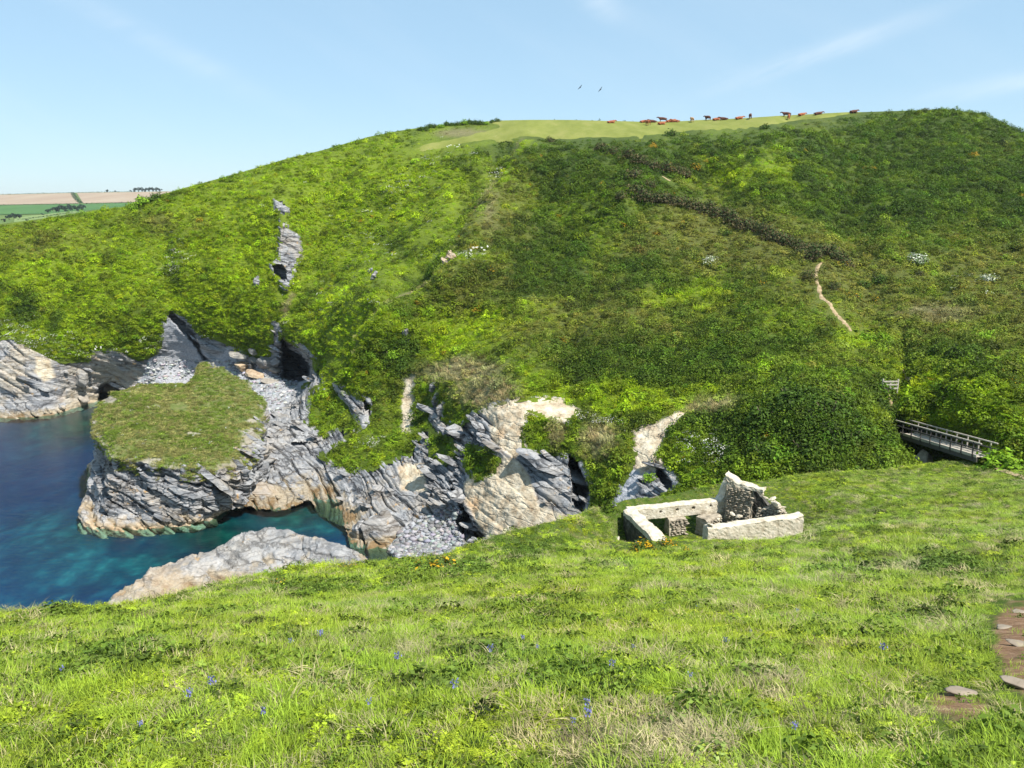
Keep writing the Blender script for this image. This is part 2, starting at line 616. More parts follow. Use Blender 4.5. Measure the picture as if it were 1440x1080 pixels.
SURVEY = [
    # crest and pasture
    (-400, 352, 150), (-250, 346, 150), (0, 317, 160), (130, 297, 166), (205, 281, 168), (260, 264, 170), (330, 245, 174), (400, 224, 178), (520, 192, 184),
    (600, 178, 190), (700, 170, 194), (780, 169, 195), (900, 172, 192), (1000, 169, 192), (1110, 163, 188), (1200, 158, 182), (1340, 154, 172),
    (1410, 172, 165), (1440, 187, 160), (1650, 250, 140), (1800, 280, 130),
    (600, 208, 174), (670, 202, 171), (735, 195, 168), (800, 197, 167), (900, 193, 166), (1000, 184, 167), (1090, 176, 170), (1150, 170, 172),
    # spur that comes down from the pasture corner
    (690, 262, 148), (640, 330, 132), (612, 380, 121), (520, 418, 119), (495, 500, 115),
    (655, 262, 154), (600, 300, 151), (560, 330, 148), (540, 250, 164), (580, 370, 133), (470, 400, 143), (440, 300, 160), (440, 450, 137), (500, 350, 152),
    # left flank
    (400, 290, 158), (400, 400, 147), (340, 350, 152), (300, 300, 160), (240, 430, 148), (100, 440, 146), (100, 350, 155), (250, 330, 158), (0, 470, 142), (200, 490, 146),
    (-150, 470, 141), (-400, 470, 139), (-150, 400, 145), (320, 470, 147), (380, 500, 146),
    (0, 588, sea_depth(588)), (-400, 592, sea_depth(592)), (75, 583, sea_depth(583)), (130, 566, sea_depth(566)), (0, 520, 138.5), (75, 520, 140),
    (160, 560, 149), (165, 520, 147), (240, 545, 148), (240, 505, 151), (290, 560, 147), (320, 500, 149),
    (0, 565, 137.5), (-400, 565, 136), (110, 550, 144),
    # boulder beach and cave
    (360, 530, 146), (395, 540, 142), (430, 536, 141), (395, 478, 143), (440, 500, 134), (445, 525, 132), (390, 560, 132),
    # slabs
    (345, 600, 112), (345, 650, 104), (345, 706, 93), (400, 708, 92.5), (400, 600, 113), (450, 590, 113), (480, 610, 106), (400, 660, 101), (440, 690, 96.8), (436, 704, 94),
    (520, 640, 98), (560, 600, 104), (580, 560, 108.5), (600, 640, 94), (560, 690, 89.5), (486, 735, 87), (520, 720, 87), (492, 766, 80.2), (540, 796, 76.5),
    (600, 760, 80.3), (640, 730, 82.3), (660, 800, 76), (440, 545, 122), (470, 560, 117), (500, 560, 111), (545, 520, 112.5), (480, 470, 122),
    (575, 530, 110), (580, 500, 113),
    # clay cliff below the shoulder
    (640, 600, 94), (640, 550, 99), (640, 680, 85), (655, 715, 81.5), (700, 740, 77.3), (700, 650, 81.5), (700, 575, 87), (740, 560, 86.5), (760, 730, 74.5),
    (760, 640, 80), (810, 690, 75), (800, 620, 80), (815, 580, 83.5), (830, 720, 71), (880, 690, 69.5), (880, 620, 75), (940, 690, 66), (940, 580, 76),
    (960, 640, 70), (1000, 700, 62),
    # broad face and right bank
    (760, 520, 92), (760, 450, 105), (760, 350, 129), (760, 260, 150), (650, 480, 111), (650, 420, 118),
    (1000, 560, 77), (1000, 450, 97), (1000, 350, 119), (1000, 250, 147),
    (1130, 540, 71), (1130, 660, 61.5), (1050, 620, 67), (1200, 560, 69), (1200, 450, 88), (1200, 350, 112), (1200, 250, 140),
    (1250, 585, 69), (1235, 640, 62), (1310, 655, 62),
    (1400, 560, 63), (1400, 450, 82), (1400, 350, 105), (1400, 250, 134), (1440, 640, 57), (1440, 600, 59),
    (1700, 600, 55), (1700, 450, 75), (1700, 350, 98), (1800, 650, 50),
]
_sv = np.array([(a, b, float(c)) for a, b, c in SURVEY])
FAR = TPS(_sv[:, :2], np.log(_sv[:, 2]), lam=2e-4)

# shapes seen on the far side, as outlines in the photograph (they carry the survey depth)
ROCK = [
    [(-500, 476), (0, 474), (17, 468), (42, 487), (69, 500), (92, 506), (122, 503), (133, 492), (155, 492), (178, 494), (200, 502), (222, 491), (226, 465), (232, 437),
     (247, 434), (262, 442), (285, 468), (314, 476), (333, 482), (355, 495), (376, 497), (380, 456), (391, 448), (397, 474), (425, 482), (443, 492), (447, 530), (430, 545),
     (420, 600), (344, 640), (330, 620), (140, 620), (-500, 620)],
    [(330, 580), (392, 548), (430, 540), (449, 515), (458, 560), (478, 600), (505, 600), (478, 560), (470, 540), (500, 552), (522, 565), (524, 590), (512, 606),
     (470, 628), (452, 642), (478, 656), (520, 655), (556, 640), (575, 640), (590, 612), (596, 590), (604, 548), (612, 550), (628, 590), (645, 597), (662, 580), (676, 573), (732, 556),
     (790, 560), (818, 578), (800, 596), (746, 583), (734, 603), (743, 632), (790, 636), (826, 650), (836, 694), (824, 780), (760, 800), (480, 820), (330, 740)],
    [(860, 712), (868, 690), (885, 655), (892, 622), (878, 606), (905, 598), (943, 582), (970, 578), (955, 596), (938, 611), (930, 640), (957, 668), (958, 688), (930, 700), (900, 720)],
]
GREEN_IN_ROCK = [
    [(452, 642), (480, 625), (505, 606), (528, 600), (545, 590), (556, 548), (566, 540), (567, 560), (566, 606), (578, 612), (572, 625), (555, 642), (520, 657), (478, 656)],
    [(440, 545), (470, 545), (480, 600), (452, 612), (432, 592)],
    [(660, 628), (700, 640), (690, 668), (668, 674), (655, 655)],
    [(608, 610), (630, 618), (640, 640), (626, 650), (610, 640)],
    [(586, 540), (604, 560), (602, 600), (586, 600)],
]
BROWN = [
    [(571, 530), (585, 528), (584, 570), (579, 610), (565, 610), (567, 560)],
    [(900, 598), (945, 585), (968, 579), (950, 600), (915, 612), (895, 612)],
]
TAN = [
    [(651, 678), (676, 661), (698, 642), (732, 647), (751, 689), (757, 711), (812, 728), (800, 760), (700, 770), (672, 740), (654, 705)],
    [(672, 576), (732, 556), (790, 560), (820, 580), (795, 594), (746, 583), (734, 603), (743, 633), (723, 644), (696, 624), (690, 594)],
    [(876, 606), (905, 598), (943, 582), (970, 578), (937, 611), (925, 640), (940, 655), (900, 668), (887, 655)],
    [(585, 560), (600, 550), (604, 575), (590, 585)],
    [(556, 655), (600, 650), (600, 690), (565, 690)],
    [(50, 500), (72, 505), (78, 530), (62, 540), (48, 525)],
]
PALE = [
    [(234, 447), (252, 455), (282, 492), (300, 508), (240, 500), (226, 480)],
    [(203, 526), (211, 500), (240, 497), (282, 503), (288, 560), (180, 575), (180, 548)],
    [(300, 505), (320, 486), (355, 494), (395, 500), (400, 530), (435, 534), (405, 560), (390, 585), (350, 590), (290, 540)],
    [(560, 745), (590, 728), (630, 712), (652, 716), (668, 760), (640, 790), (560, 800), (548, 775)],
    [(860, 712), (887, 658), (900, 662), (898, 690), (880, 715)],
]
RECESS = [   # outline, metres it goes in, softness in pixels
    ([(396, 476), (408, 484), (424, 497), (437, 512), (431, 534), (420, 537), (396, 533)], 11.0, 3.0),
    ([(632, 676), (640, 678), (650, 705), (657, 716), (662, 735), (684, 752), (678, 760), (660, 757), (655, 770), (650, 752), (640, 730), (652, 722), (640, 700)], 5.0, 3.0),
    ([(800, 640), (812, 648), (828, 690), (820, 722), (808, 715), (806, 680)], 6.0, 3.0),
    ([(240, 437), (250, 448), (275, 470), (283, 495), (296, 508), (286, 506), (270, 480), (252, 462), (240, 447)], 3.0, 2.5),
    ([(137, 553), (146, 540), (160, 541), (172, 556), (168, 575), (140, 575)], 7.0, 2.0),
    ([(920, 648), (930, 655), (946, 685), (940, 690), (926, 672)], 2.5, 2.5),
    ([(571, 470), (577, 476), (580, 500), (576, 496)], 2.0, 2.0),
    ([(446, 515), (452, 520), (452, 546), (446, 540)], 3.0, 2.0),
    ([(1246, 584), (1268, 586), (1330, 606), (1392, 626), (1392, 660), (1330, 668), (1285, 655), (1252, 628), (1244, 605)], 7.0, 9.0),
    ([(510, 560), (520, 570), (522, 586), (516, 584)], 2.0, 2.0),
]
OUTCROP = [(384, 280), (398, 275), (409, 290), (405, 308), (409, 322), (421, 334), (426, 356), (419, 378), (413, 400), (404, 411), (393, 404), (388, 392), (379, 388), (378, 370), (388, 364), (391, 340), (390, 318), (391, 302), (385, 298)]
ROCK.append(OUTCROP)
RECESS.append((OUTCROP, -1.6, 4.0))
RECESS.append(([(383, 374), (396, 372), (402, 382), (400, 396), (388, 390)], 3.5, 2.0))
PASTURE = [(575, 212), (640, 206), (700, 198), (735, 195), (800, 198), (880, 194), (960, 188), (1000, 184), (1060, 181), (1110, 174), (1160, 168), (1215, 160), (1260, 156),
           (1260, 140), (560, 140), (700, 178), (640, 192), (600, 200)]


def survey_masks(px, py):
    q = np.stack([px / 40.0, py / 40.0, 0 * px], -1)
    wob = fbm(q, 1.0, 4) * 9.0
    wob2 = fbm(q + 50, 2.6, 3) * 6.0
    r = np.full(px.shape, -1e9)
    for P in ROCK:
        r = np.maximum(r, poly_sd(px, py, P))
    g = np.full(px.shape, -1e9)
    for P in GREEN_IN_ROCK + BROWN[:1]:
        g = np.maximum(g, poly_sd(px, py, P))
    r = np.minimum(r, -g) + wob * 0.6 + wob2 * 0.5
    tan = np.full(px.shape, -1e9)
    for P in TAN + BROWN:
        tan = np.maximum(tan, poly_sd(px, py, P))
    pale = np.full(px.shape, -1e9)
    for P in PALE:
        pale = np.maximum(pale, poly_sd(px, py, P))
    br = np.full(px.shape, -1e9)
    for P in BROWN:
        br = np.maximum(br, poly_sd(px, py, P))
    pas = poly_sd(px, py, PASTURE)
    return dict(rock=r, tan=sstep(tan + wob * 0.7, -3, 3), pale=sstep(pale + wob * 0.6, -3, 3), brown=sstep(br + wob * .45 + wob2 * .5, -2, 2), pas=pas)


def far_depth(px, py):
    D = np.exp(FAR(np.stack([px, py], -1)))
    for P, amt, soft in RECESS:
        x0, y0 = np.min(P, 0) - 12
        x1, y1 = np.max(P, 0) + 12
        m = (px > x0) & (px < x1) & (py > y0) & (py < y1)
        if m.any():
            q = np.stack([px[m] / 9.0, py[m] / 9.0, 0 * px[m]], -1)
            sd = poly_sd(px[m], py[m], P) + perlin(q) * 2.2
            D[m] += amt * sstep(sd, -soft * 0.5, soft)
    return D


GULLIES = [([(708, 206), (664, 268), (624, 330), (584, 376)], 2.2, 17), ([(584, 376), (550, 404), (512, 428), (484, 462), (476, 500)], 1.5, 13), ([(330, 300), (352, 380), (330, 450)], 0.9, 26),
           ([(228, 330), (242, 430)], 1.1, 15), ([(490, 225), (446, 330), (424, 440)], 1.1, 20), ([(1176, 200), (1200, 330), (1226, 450)], 1.2, 26), ([(900, 290), (840, 360), (800, 470)], 0.9, 24),
           ([(120, 330), (90, 420)], 0.9, 22), ([(1268, 460), (1276, 520), (1262, 560)], 1.0, 9)]
BUMPS = [(1130, 605, 115, 66, 1.2), (210, 282, 26, 12, 1.6)]


def far_point(px, py, veg=True):
    px, py = np.asarray(px, float), np.asarray(py, float)
    D = far_depth(px, py)
    P = world_pt(px, py, D)
    return P


def veg_relief(P, px, py):
    r = fbm(P, 0.055, 3) * 1.7 + fbm(P, 0.22, 4) * 0.9
    for pts, dep, wid in GULLIES:
        r = r - dep * np.exp(-(line_d(px, py, pts) / wid) ** 2)
    for bx, by, rx, ry, h in BUMPS:
        r = r + h * np.exp(-(((px - bx) / rx) ** 2 + ((py - by) / ry) ** 2) * 1.5)
    return r


def build_sheet(xs, vs_rows, top, bot, extra=0):
    X = np.repeat(xs[None], len(vs_rows), 0)
    Y = bot(X) + (top(X) - bot(X)) * vs_rows[:, None]
    sh = X.shape
    P = far_point(X.ravel(), Y.ravel())
    return X, Y, P.reshape(*sh, 3)


# hillside: the whole far bank
xs = np.arange(-380, 1790, 3.2)
vv = np.linspace(0, 1, 190)
X, Y, P = build_sheet(xs, vv, crest_f, bottom_f)
mk = survey_masks(X.ravel(), Y.ravel())
N = grid_normals(P)
if N[..., 2].mean() < 0:
    N = -N
rockm = mk['rock'].reshape(X.shape)
pasm = mk['pas'].reshape(X.shape)
rel = veg_relief(P.reshape(-1, 3), X.ravel(), Y.ravel()).reshape(X.shape)
edge = sstep(vv, 1.0, 0.93)[:, None]
amp = (1 - sstep(rockm, -14, 2)) * (1 - 0.85 * sstep(pasm, -8, 4)) * edge
P = P + N * (rel * amp)[..., None]
HILL_P, HILL_X, HILL_Y, HILL_ROCK, HILL_PAS = P.copy(), X, Y, rockm, pasm
# the land goes on behind the crest
back = []
for k, (dy, dz) in enumerate(((6, 0.2), (30, -0.5), (120, -6), (400, -30))):
    q = P[-1].copy()
    q[:, 0] *= (q[:, 1] + dy) / q[:, 1]
    q[:, 1] += dy
    q[:, 2] += dz
    back.append(q)
Pb = np.concatenate([P, np.stack(back)], 0)
nr, nc = Pb.shape[:2]
cen = lambda A: 0.25 * (A[:-1, :-1] + A[1:, :-1] + A[:-1, 1:] + A[1:, 1:])
rk = np.concatenate([rockm, np.full((4, nc), -99.0)], 0)
pk = np.concatenate([pasm, np.repeat(np.where((xs > 560) & (xs < 1260), 9.0, -9.0)[None], 4, 0)], 0)
keep_hill = (cen(rk) < 6)
keep_pas = (cen(pk) > 0) & keep_hill
flat = Pb.reshape(-1, 3)
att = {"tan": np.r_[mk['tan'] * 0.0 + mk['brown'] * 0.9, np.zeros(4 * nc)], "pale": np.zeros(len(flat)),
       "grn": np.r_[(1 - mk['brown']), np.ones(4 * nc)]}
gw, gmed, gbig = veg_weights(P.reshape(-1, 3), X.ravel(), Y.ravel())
gc = gw @ np.stack([T_BRIGHT, T_MID, T_DARK, T_OLIVE, T_DRY]) * 0.42  # plant colours darkened, so the gaps between clumps carry painted shade
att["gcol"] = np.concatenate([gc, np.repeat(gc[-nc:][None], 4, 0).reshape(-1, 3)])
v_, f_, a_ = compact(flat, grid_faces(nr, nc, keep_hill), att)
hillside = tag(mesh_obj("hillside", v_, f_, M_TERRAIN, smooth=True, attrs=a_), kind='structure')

t = NT("pasture_turf")
pp = t.pos()
M_PASTURE = t.surface(t.principled(t.ramp(t.noise(t.mapping(pp, scale=(1, 0.35, 1)), 0.25, 7, 0.7),
                      [(0.25, (0.115, 0.135, 0.025)), (0.5, (0.165, 0.185, 0.042)), (0.75, (0.225, 0.22, 0.07))]), 0.9, 0.1,
                      t.bump(t.noise(pp, 3.0, 4, 0.7), 0.4, 0.2)))
pxs = np.arange(566, 1268, 3.0)
prow = np.linspace(0, 1, 64)
PX = np.repeat(pxs[None], 64, 0)
PY = 216 + (crest_f(PX) - 216) * prow[:, None]
PP = far_point(PX.ravel(), PY.ravel())
pmask = poly_sd(PX.ravel(), PY.ravel(), PASTURE) + perlin(np.stack([PX.ravel() / 9, PY.ravel() / 5, 0 * PX.ravel()], -1)) * 1.6
PP[:, 2] += 0.03 + fbm(PP, 0.12, 3) * 0.12 + 0.35 * (1 - sstep(pmask, -3, 6)) * -1 + 0.10
PP = PP.reshape(64, -1, 3)
pb = []
for dy, dz in ((5, 0.25), (25, 0.0), (60, -2)):
    q = PP[-1].copy()
    q[:, 0] *= (q[:, 1] + dy) / q[:, 1]
    q[:, 1] += dy
    q[:, 2] += dz
    pb.append(q)
PPb = np.concatenate([PP, np.stack(pb)], 0)
pm2 = np.concatenate([pmask.reshape(64, -1), np.full((3, len(pxs)), 5.0)], 0)
v_, f_, a_ = compact(PPb.reshape(-1, 3), grid_faces(67, len(pxs), cen(pm2) > -1), {})
pasture = tag(mesh_obj("pasture", v_, f_, M_PASTURE, smooth=True), kind='structure')

# cliffs: the bare rock of the same bank, surveyed finer and broken along its bedding
def cliff_sheet(name, x0, x1, y0, y1, step, big, small, groove, long=1.0):
    cx = np.arange(x0, x1, step)
    cyy = np.arange(y1, y0, -step)
    X, Y = np.meshgrid(cx, cyy)
    sh = X.shape
    mk = survey_masks(X.ravel(), Y.ravel())
    Pc = far_point(X.ravel(), Y.ravel()).reshape(*sh, 3)
    Nc = grid_normals(Pc)
    if Nc[..., 1].mean() > 0:
        Nc = -Nc
    Nc = Nc * 0.6 + np.array([0, -0.45, 0.35])
    Nc /= np.linalg.norm(Nc, axis=-1, keepdims=True)
    st = strata(Pc.reshape(-1, 3), big, small, groove)
    if name == 'sea_cliff':
        zone = poly_sd(X.ravel(), Y.ravel(), [(340, 560), (420, 548), (480, 590), (560, 640), (640, 650), (640, 700), (560, 720), (490, 760), (440, 720), (345, 720)])
        st2 = strata(Pc.reshape(-1, 3), 0.75, 0.22, 0.7, 1.1, 0.40, 4.0)
        w2 = sstep(zone, -8, 8)
        st = st * (1 - w2) + st2 * w2
    soft = np.maximum(mk['tan'] * 0.86, mk['pale'] * 0.92)
    d = st * (1 - soft) + fbm(Pc.reshape(-1, 3), 0.5, 5, 0.6) * (0.16 + 0.40 * soft)
    d *= 0.35 + 0.65 * sstep(mk['rock'], 0, 8)
    d *= 1 - 0.6 * sstep(X.ravel(), 715, 745) * (name == 'sea_cliff')
    Pc = Pc + Nc * d.reshape(sh)[..., None]
    pb_ = (mk['pale'] > .3).reshape(sh) & (Y > 700)
    Pc[..., 2] = np.where(pb_, np.maximum(Pc[..., 2], .3), Pc[..., 2])
    if name == 'cove_cliff':
        mk['tan'] = np.maximum(mk['tan'], .55 * sstep(X.ravel(), 235, 190) * sstep(fbm(Pc.reshape(-1, 3), .12, 4, .6), -.25, .2))
    keep = (cen(mk['rock'].reshape(sh)) > -1) & (cen(Y) < bottom_f(cen(X)) + 2)
    att = {"tan": mk['tan'], "pale": mk['pale'], "grn": np.zeros(X.size), "gcol": np.zeros((X.size, 3))}
    v, f, a = compact(Pc.reshape(-1, 3), grid_faces(*sh, keep), att)
    o = tag(mesh_obj(name, v, f, M_TERRAIN, attrs=a), kind='structure')
    return o, (X, Y, Pc, mk)


cliff_a, CA = cliff_sheet("cove_cliff", -360, 452, 428, 622, 1.5, 0.8, 0.3, 0.55)
cliff_b, CB = cliff_sheet("sea_cliff", 326, 845, 510, 812, 1.15, 0.95, 0.24, 0.75)
outcrop, CD = cliff_sheet("rock_outcrop", 372, 434, 266, 420, 0.9, 0.6, 0.3, 0.6)
del outcrop["kind"]
tag(outcrop, "tall narrow dark slate outcrop running up the bright green hillside", "rock outcrop")
cliff_c, CC = cliff_sheet("clay_bank", 852, 978, 570, 722, 1.25, 0.5, 0.2, 0.3)

# ---------------------------------------------------------------- sea and its bed
sb_x = np.linspace(-700, 120, 220)
sb_y = np.concatenate([np.linspace(20, 160, 180), np.linspace(165, 420, 30)])
X, Y = np.meshgrid(sb_x, sb_y)
px_, py_ = to_px(np.stack([X, Y, 0 * X], -1))
sand = np.zeros(X.shape)
for bx, by, rx, ry, a in ((90, 775, 100, 45, .7), (60, 720, 60, 18, .6), (55, 712, 22, 7, .9), (40, 745, 40, 10, .8), (170, 790, 90, 30, .7), (300, 735, 60, 14, .1), (420, 725, 60, 20, .25), (470, 735, 40, 25, .5), (20, 830, 60, 25, .5)):
    sand = np.maximum(sand, a * np.exp(-(((px_ - bx) / rx) ** 2 + ((py_ - by) / ry) ** 2)))
green = np.zeros(X.shape)
for bx, by, rx, ry, a in ((120, 585, 110, 28, 1.0), (300, 740, 120, 40, 1.0), (420, 715, 90, 30, 1.0), (250, 780, 120, 35, .8), (140, 745, 70, 22, .8)):
    green = np.maximum(green, a * np.exp(-(((px_ - bx) / rx) ** 2 + ((py_ - by) / ry) ** 2)))
q = np.stack([X.ravel(), Y.ravel(), 0 * X.ravel()], -1)
nz = fbm(q, 0.16, 5, 0.6).reshape(X.shape)
SHORE = [[(-600, 592), (0, 589), (70, 582), (112, 571), (140, 564), (160, 566), (170, 600), (126, 640)],
         [(126, 640), (104, 742), (118, 752), (190, 749), (255, 745), (290, 735), (328, 717), (345, 706), (400, 707), (432, 696), (452, 713), (484, 730), (490, 757), (512, 776), (540, 800)],
         [(150, 842), (216, 800), (300, 773), (380, 744), (436, 756), (500, 780), (545, 806)]]
sd_ = np.full(X.shape, 1e9)
for L_ in SHORE:
    w_ = np.array([world_pt(a, b, sea_depth(b))[:2] for a, b in L_])
    sd_ = np.minimum(sd_, line_d(X.ravel(), Y.ravel(), w_).reshape(X.shape))
depth = -0.6 - np.minimum(sd_ * 0.20, 4.4) * (1 - 0.6 * sand) + nz * 0.9 * np.clip(sd_ / 6, 0.15, 1)
depth = np.minimum(depth, -0.3)
t = NT("sea_bed")
pp = t.pos()
bv = t.voronoi(pp, 0.55, 'SMOOTH_F1')
bedn = t.math('ADD', t.math('MULTIPLY', t.noise(pp, 0.22, 8, 0.7, 0.0), 0.8), t.rng(bv, 0.75, 0.1, 0.0, 0.17))
deep = t.mix(t.rng(bedn, 0.45, 0.72), (0.0025, 0.023, 0.088), (0.005, 0.050, 0.128))
shal = t.ramp(bedn, [(0.36, (0.003, 0.030, 0.058)), (0.50, (0.007, 0.065, 0.095)), (0.58, (0.018, 0.13, 0.15)), (0.68, (0.06, 0.24, 0.23))])
grnc = t.ramp(bedn, [(0.38, (0.002, 0.018, 0.015)), (0.55, (0.005, 0.045, 0.030)), (0.7, (0.022, 0.105, 0.068))])
c = t.mix(t.attr("shore", out="Fac"), deep, grnc)
c = t.mix(t.attr("sand", out="Fac"), c, shal)
M_BED = t.surface(t.principled(c, 0.9, 0.0))
bed = tag(mesh_obj("sea_bed", np.stack([X, Y, depth], -1).reshape(-1, 3), grid_faces(*X.shape), M_BED, smooth=True,
                   attrs={"sand": sand.ravel(), "shore": green.ravel()}), kind='structure')

t = NT("sea_water")
pp = t.pos()
wv = t.math('ADD', t.noise(t.mapping(pp, rot=(0, 0, 0.5), scale=(1, 2.2, 1)), 0.9, 5, 0.6), t.math('MULTIPLY', t.noise(pp, 4.0, 3, 0.6), 0.25))
bmp = t.bump(wv, 0.35, 0.2)
tr = t.n.new("ShaderNodeBsdfTransparent")
tr.inputs[0].default_value = (0.58, 0.88, 0.90, 1)
gl = t.n.new("ShaderNodeBsdfGlossy")
gl.inputs["Roughness"].default_value = 0.07
t.l.new(bmp, gl.inputs["Normal"])
fr = t.n.new("ShaderNodeFresnel")
fr.inputs["IOR"].default_value = 1.33
t.l.new(bmp, fr.inputs["Normal"])
mx = t.n.new("ShaderNodeMixShader")
t.l.new(fr.outputs[0], mx.inputs[0])
t.l.new(tr.outputs[0], mx.inputs[1])
t.l.new(gl.outputs[0], mx.inputs[2])
M_SEA = t.surface(mx.outputs[0])
gx = np.linspace(-700, 120, 40)
gy = np.linspace(20, 420, 30)
GX, GY = np.meshgrid(gx, gy)
sea = tag(mesh_obj("sea", np.stack([GX, GY, 0 * GX], -1).reshape(-1, 3), grid_faces(*GX.shape), M_SEA), kind='structure')

# ---------------------------------------------------------------- near slope
EDGE = [(-1500, 900, 16), (-700, 888, 17), (-300, 872, 18), (0, 859, 20), (100, 855, 21), (200, 848, 22.5), (260, 834, 23.5), (350, 814, 25), (430, 799, 27), (510, 790, 29),
        (590, 784, 30.5), (650, 767, 33), (720, 747, 36.5), (800, 730, 40), (840, 715, 43), (870, 706, 46), (900, 700, 48), (960, 692, 50), (1010, 683, 51), (1060, 677, 53),
        (1100, 673, 54), (1200, 663, 57), (1290, 656, 58.5), (1340, 650, 59), (1440, 648, 58), (1700, 640, 56), (2200, 640, 54), (3200, 640, 50)]
NEAR_PTS = [(0, 0, 33.3), (-6, 0, 32.0), (6, 0, 34.2), (0, -8, 35.5), (-20, -5, 28), (20, -5, 37), (2.2, 2.4, 32.9), (-2.2, 2.4, 32.2)]
for px, py, d in EDGE:
    NEAR_PTS.append(tuple(world_pt(px, py, d)))
for px, py, d in [(400, 850, 17.5), (0, 900, 11), (200, 900, 10), (720, 900, 8.2), (720, 1000, 4.4), (1440, 900, 8.2), (1440, 1000, 4.2), (0, 1000, 5),
                  (700, 800, 23), (900, 800, 26), (1440, 800, 20), (1440, 740, 33), (1200, 800, 23), (1200, 740, 36),
                  (960, 772, 38), (931, 760, 40.4), (992, 761, 42), (1125, 753, 43.2), (862, 760, 43.6), (950, 755, 45), (985, 750, 45.6), (910, 752, 45), (1060, 762, 40),
                  (1200, 700, 48), (1300, 700, 47), (1440, 700, 44), (1130, 720, 47), (845, 745, 41.5), (1010, 740, 47)]:
    NEAR_PTS.append(tuple(world_pt(px, py, d)))
NEAR_PTS = np.array(NEAR_PTS)
NEAR = TPS(NEAR_PTS[:, :2], NEAR_PTS[:, 2], lam=3e-5)
_er = world_pt(np.array([e[0] for e in EDGE]), np.array([e[1] for e in EDGE]), np.array([e[2] for e in EDGE]))
_eaz = np.arctan2(_er[:, 0], _er[:, 1])
_err = np.hypot(_er[:, 0], _er[:, 1])


def near_relief(x, y):
    q = np.stack([x, y, 0 * x], -1)
    r = np.hypot(x, y)
    return fbm(q, 0.35, 4) * 0.16 * sstep(r, 1.5, 6) + fbm(q, 1.6, 3) * 0.05 + fbm(q, 0.1, 2) * 0.35 * sstep(r, 8, 20) * (1 - sstep(np.hypot(x - 11, y - 43), 14, 6))


def near_z(x, y):
    x, y = np.atleast_1d(np.asarray(x, float)), np.atleast_1d(np.asarray(y, float))
    return NEAR(np.stack([x, y], -1)) + near_relief(x, y)


azs = np.concatenate([np.linspace(-2.2, -0.75, 60)[:-1], np.linspace(-0.75, 0.75, 420), np.linspace(0.75, 2.2, 60)[1:]])
ss = np.linspace(0, 1, 200)
A, S = np.meshgrid(azs, ss)
RE = np.interp(A, _eaz, _err)
R = 0.05 + (RE - 0.05) * S ** 1.55
NX, NY = R * np.sin(A), R * np.cos(A)
NZ = near_z(NX.ravel(), NY.ravel()).reshape(NX.shape)
rows = [np.stack([NX, NY, NZ], -1)]
e = rows[0][-1]
dirx, diry = np.sin(azs), np.cos(azs)
valley = sstep(azs, 0.22, 0.33)
for dr, dz_cliff, dz_val in ((0.7, 0.55, .35), (1.6, 1.6, .8), (3, 3.8, 1.6), (5, 8, 2.6), (8, 16, 4.5), (14, 34, 8), (24, 60, 16)):
    q = e.copy()
    q[:, 0] += dirx * dr
    q[:, 1] += diry * dr
    q[:, 2] -= dz_cliff * (1 - valley) + dz_val * valley
    rows.append(q[None])
NP_ = np.concatenate(rows, 0)
n_ = NP_.shape[0] * NP_.shape[1]
t = NT("near_turf")
pp = t.pos()
c = t.ramp(t.noise(pp, 1.3, 7, 0.7), [(0.25, (0.028, 0.05, 0.008)), (0.45, (0.05, 0.085, 0.012)), (0.6, (0.085, 0.10, 0.025)), (0.75, (0.15, 0.12, 0.05))])
c = t.mix(t.attr("earth", out="Fac"), c, t.ramp(t.noise(pp, 5.0, 6, 0.7), [(0.3, (0.10, 0.055, 0.03)), (0.5, (0.20, 0.12, 0.07)), (0.7, (0.30, 0.20, 0.13))]))
M_NEAR = t.surface(t.principled(c, 0.95, 0.1, t.bump(t.noise(pp, 9.0, 6, 0.7), 0.7, 0.05)))
nf = NP_.reshape(-1, 3)
npx, npy = to_px(nf)
front = nf[:, 1] > 0.5
EARTH = [[(1398, 872), (1418, 852), (1470, 845), (1600, 860), (1700, 1100), (1480, 1010), (1420, 965), (1400, 915)],
         [(1305, 985), (1340, 975), (1385, 988), (1395, 1004), (1350, 1010), (1315, 1002)]]
ea = np.full(len(nf), -99.0)
for Pp in EARTH:
    ea = np.maximum(ea, np.where(front, poly_sd(npx, npy, Pp), -99))
earth = sstep(ea + fbm(nf, 2.0, 3) * 14, -5, 6)
slope = tag(mesh_obj("grass_slope", nf, grid_faces(NP_.shape[0], NP_.shape[1]), M_NEAR, smooth=True, attrs={"earth": earth}), kind='structure')

# ---------------------------------------------------------------- rocks that stand by themselves
t = NT("bare_rock")
pp = t.pos()
c, n1, n3 = rock_color(t, pp)
c = t.mix(t.attr("pale", out="Fac"), c, t.ramp(t.noise(pp, 0.7, 6, 0.7), [(0.3, (0.12, 0.12, 0.12)), (0.5, (0.25, 0.235, 0.21)), (0.7, (0.36, 0.33, 0.28))]))
c = t.mix(t.attr("tan", out="Fac"), c, t.ramp(t.noise(pp, 0.9, 6, 0.7), [(0.3, (0.28, 0.17, 0.09)), (0.5, (0.42, 0.31, 0.19)), (0.7, (0.50, 0.42, 0.31))]))
c = t.mix(t.attr("grn", out="Fac"), c, t.ramp(t.noise(pp, 1.2, 5, 0.7), [(0.3, (0.05, 0.075, 0.015)), (0.5, (0.10, 0.125, 0.03)), (0.7, (0.17, 0.16, 0.07))]))
M_ROCK = t.surface(t.principled(c, 0.85, 0.25, t.bump(t.math('ADD', n1, t.math('MULTIPLY', n3, 0.5)), 0.55, 0.25)))

